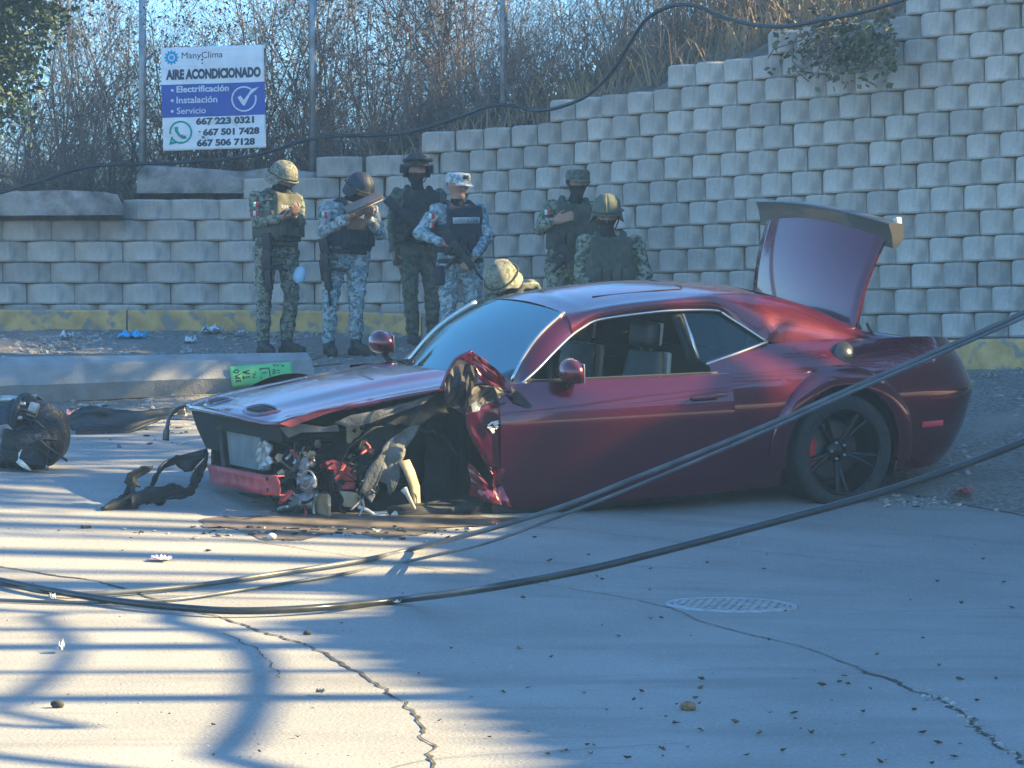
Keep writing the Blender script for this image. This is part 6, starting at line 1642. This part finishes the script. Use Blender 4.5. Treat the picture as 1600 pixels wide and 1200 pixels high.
# 7: soldier bending down beside the car, helmet seen over the roof
D7p = 23.6; fz = P(790, 600, D7p)
e7, J7, b7 = person(dict(D=D7p, feet=(800, 640), face=(-.5, -.62, -.3), hrot=(0, .75, .1), label='soldier bending down beside the car with a camouflage helmet showing over the roof', cloth=camo_green, vest=vest_olive, hat='pasgt', hatmat=camo('camo_cover', [(.17, .165, .12)]), holster=1,
    j=dict(head=(787, 432), neck=(799, 443), shL=(775, 463, -.02), shR=(830, 438, .12), elL=(762, 530, -.1), wrL=(772, 570, -.2), elR=(838, 515, .05), wrR=(815, 560, -.12), hipL=(805, 540, .18), hipR=(838, 536, .26), knL=(780, 582, -.05), knR=(830, 580, .02), anL=(800, 628, .1), anR=(835, 628, .16)),
    handL=((.1, -.5, -.8), (.5, .2, 0), .5), handR=((-.1, -.5, -.8), (-.5, .2, 0), .5)))
# ------------------------------------------------------------------ unseen things added outside the frame to shade the road
rs = np.random.RandomState(63); trunks = []  # trunks added up-sun, out of view, to throw striped shade
for i, (x, r_, h) in enumerate([(8.2, .07, 2.8), (8.45, .16, 3.4), (8.7, .07, 2.5), (8.95, .15, 3.6), (9.2, .08, 3.0), (9.42, .13, 3.4), (9.62, .06, 2.6), (9.85, .14, 3.8), (10.1, .07, 3.0), (10.3, .10, 3.4), (10.75, .05, 3.0), (11.05, .09, 3.2), (11.3, .16, 3.4), (11.6, .08, 3.0), (11.85, .14, 3.3), (6.95, .05, 1.2)]):
    c, t = along(arc_at_x(x)); nrm = Vector((t.y, -t.x, 0)); p = c - nrm * (.6 + .5 * rs.rand()); p.z = slope_z(p.x, p.y) - .1
    e = empty('shade_tree', p, label='unseen leafless tree added on the wall top to stripe the road with shade', category='tree', group='unseen trees added for striped shade')
    pts = [Vector((0, 0, 0)), Vector((rs.uniform(-.06, .06), rs.uniform(-.06, .06), h * .5)), Vector((rs.uniform(-.1, .1), rs.uniform(-.1, .1), h))]
    MB().tube(smooth_path(pts, 4), [lerp(r_, r_ * .55, k / 8) for k in range(9)], 9).obj('trunk', bark, e)
    b = MB()
    for k in range(4): grow(rs, b, pts[2] - Vector((0, 0, .3 * k)), Vector((rs.uniform(-.7, .7), rs.uniform(-.7, .7), 1)).normalized(), h * .45, r_ * .4, 1)
    b.obj('branches', bark, e)
def shadow_of(px, py, t): return G(px, py) + S * t  # loop points set up-sun so that the shadow lands on this pixel
lp1 = [(300, 1215), (345, 1178), (385, 1130), (405, 1080), (404, 1040), (384, 1010), (340, 990), (270, 972), (190, 948)]
lp2 = [(-40, 1130), (0, 1108), (50, 1076), (90, 1045), (107, 1016), (96, 990), (62, 966), (35, 955)]
PT2 = PT + Vector((0, -.1, -.3))
cable('hanging_cable', [PT2 + Vector((-.9, -1.2, 1.0))] + [shadow_of(a, b, 6.9) for a, b in lp1] + [PT2], .045, rubber, 'unseen thick cable loop shaped to cast an arc shadow, hung from the standing pole')
cable('hanging_cable', [PT2 + Vector((-1.1, -1.4, .8))] + [shadow_of(a, b, 7.6) for a, b in lp2] + [PT2 + Vector((-.1, 0, -.1))], .034, rubber, 'unseen thinner cable loop shaped to cast an arc shadow, hung from the standing pole')

# unseen leafy trees added above the frame to dapple the road and the bank
def add_shade_tree(base, centre, rad, n, label, seed):
    rs = np.random.RandomState(seed); base = Vector(base); base.z = slope_z(base.x, base.y) - .1
    e = empty('leafy_tree', base, label=label, category='tree', group='unseen trees added for dappled shade'); c = Vector(centre) - base
    MB().tube(smooth_path([Vector((0, 0, 0)), c * .5 + Vector((.1, 0, .2)), c], 5), [lerp(.16, .07, k / 10) for k in range(11)], 10).obj('trunk', bark, e)
    b = MB(); lf = MB()
    cl = []
    for k in range(30):
        d = Vector(rs.normal(0, 1, 3)).normalized(); q = c + Vector((d.x * rad[0], d.y * rad[1], d.z * rad[2])) * rs.uniform(.5, 1.0); cl.append(q); b.tube(smooth_path([c * .75, (c + q) / 2 + Vector((0, 0, .2)), q], 4), [.05, .045, .04, .035, .03, .025, .02, .015, .01], 5)
    b.obj('branches', bark, e)
    for k in range(n):
        p = cl[rs.randint(30)] + Vector(rs.normal(0, 1, 3)) * .38; a = Vector(rs.uniform(-1, 1, 3)).normalized() * rs.uniform(.06, .12); w = a.cross(Vector(rs.uniform(-1, 1, 3))).normalized() * rs.uniform(.03, .06); lf.put([p - a, p + w, p + a, p - w], [(0, 1, 2, 3)])
    lf.obj('crown', leafm, e, smooth=False)
add_shade_tree((7.4, 22.4, 0), (6.9, 21.5, 7.05), (1.4, 2.5, 1.35), 9000, 'unseen leafy tree added above the wall to cast dappled shade', 71)
add_shade_tree((5.2, 29.5, 0), (4.6, 30.2, 9.3), (1.8, 2.4, 1.8), 6000, 'unseen tall leafy tree added high on the bank to shade the brush', 72)
add_shade_tree((6.0, 25.6, 0), (5.3, 25.2, 6.75), (1.2, 1.6, 1.15), 5500, 'unseen small leafy tree added on the bank to shade the fallen pole', 73)
# ------------------------------------------------------------------ hazy air
hz = MB().box((0, 55, 8), (260, 190, 26)).obj('haze', [], smooth=False, kind='stuff')
hm = bpy.data.materials.new('haze'); hm.use_nodes = True; hm.node_tree.nodes.clear()
ho = hm.node_tree.nodes.new('ShaderNodeOutputMaterial'); hv = hm.node_tree.nodes.new('ShaderNodeVolumePrincipled')
hv.inputs['Color'].default_value = (.42, .66, 1.0, 1); hv.inputs['Density'].default_value = .0021; hv.inputs['Anisotropy'].default_value = .2
hm.node_tree.links.new(hv.outputs[0], ho.inputs['Volume']); hz.data.materials.append(hm)
scene.cycles.volume_step_rate = 10.0
scene.cycles.volume_max_steps = 64
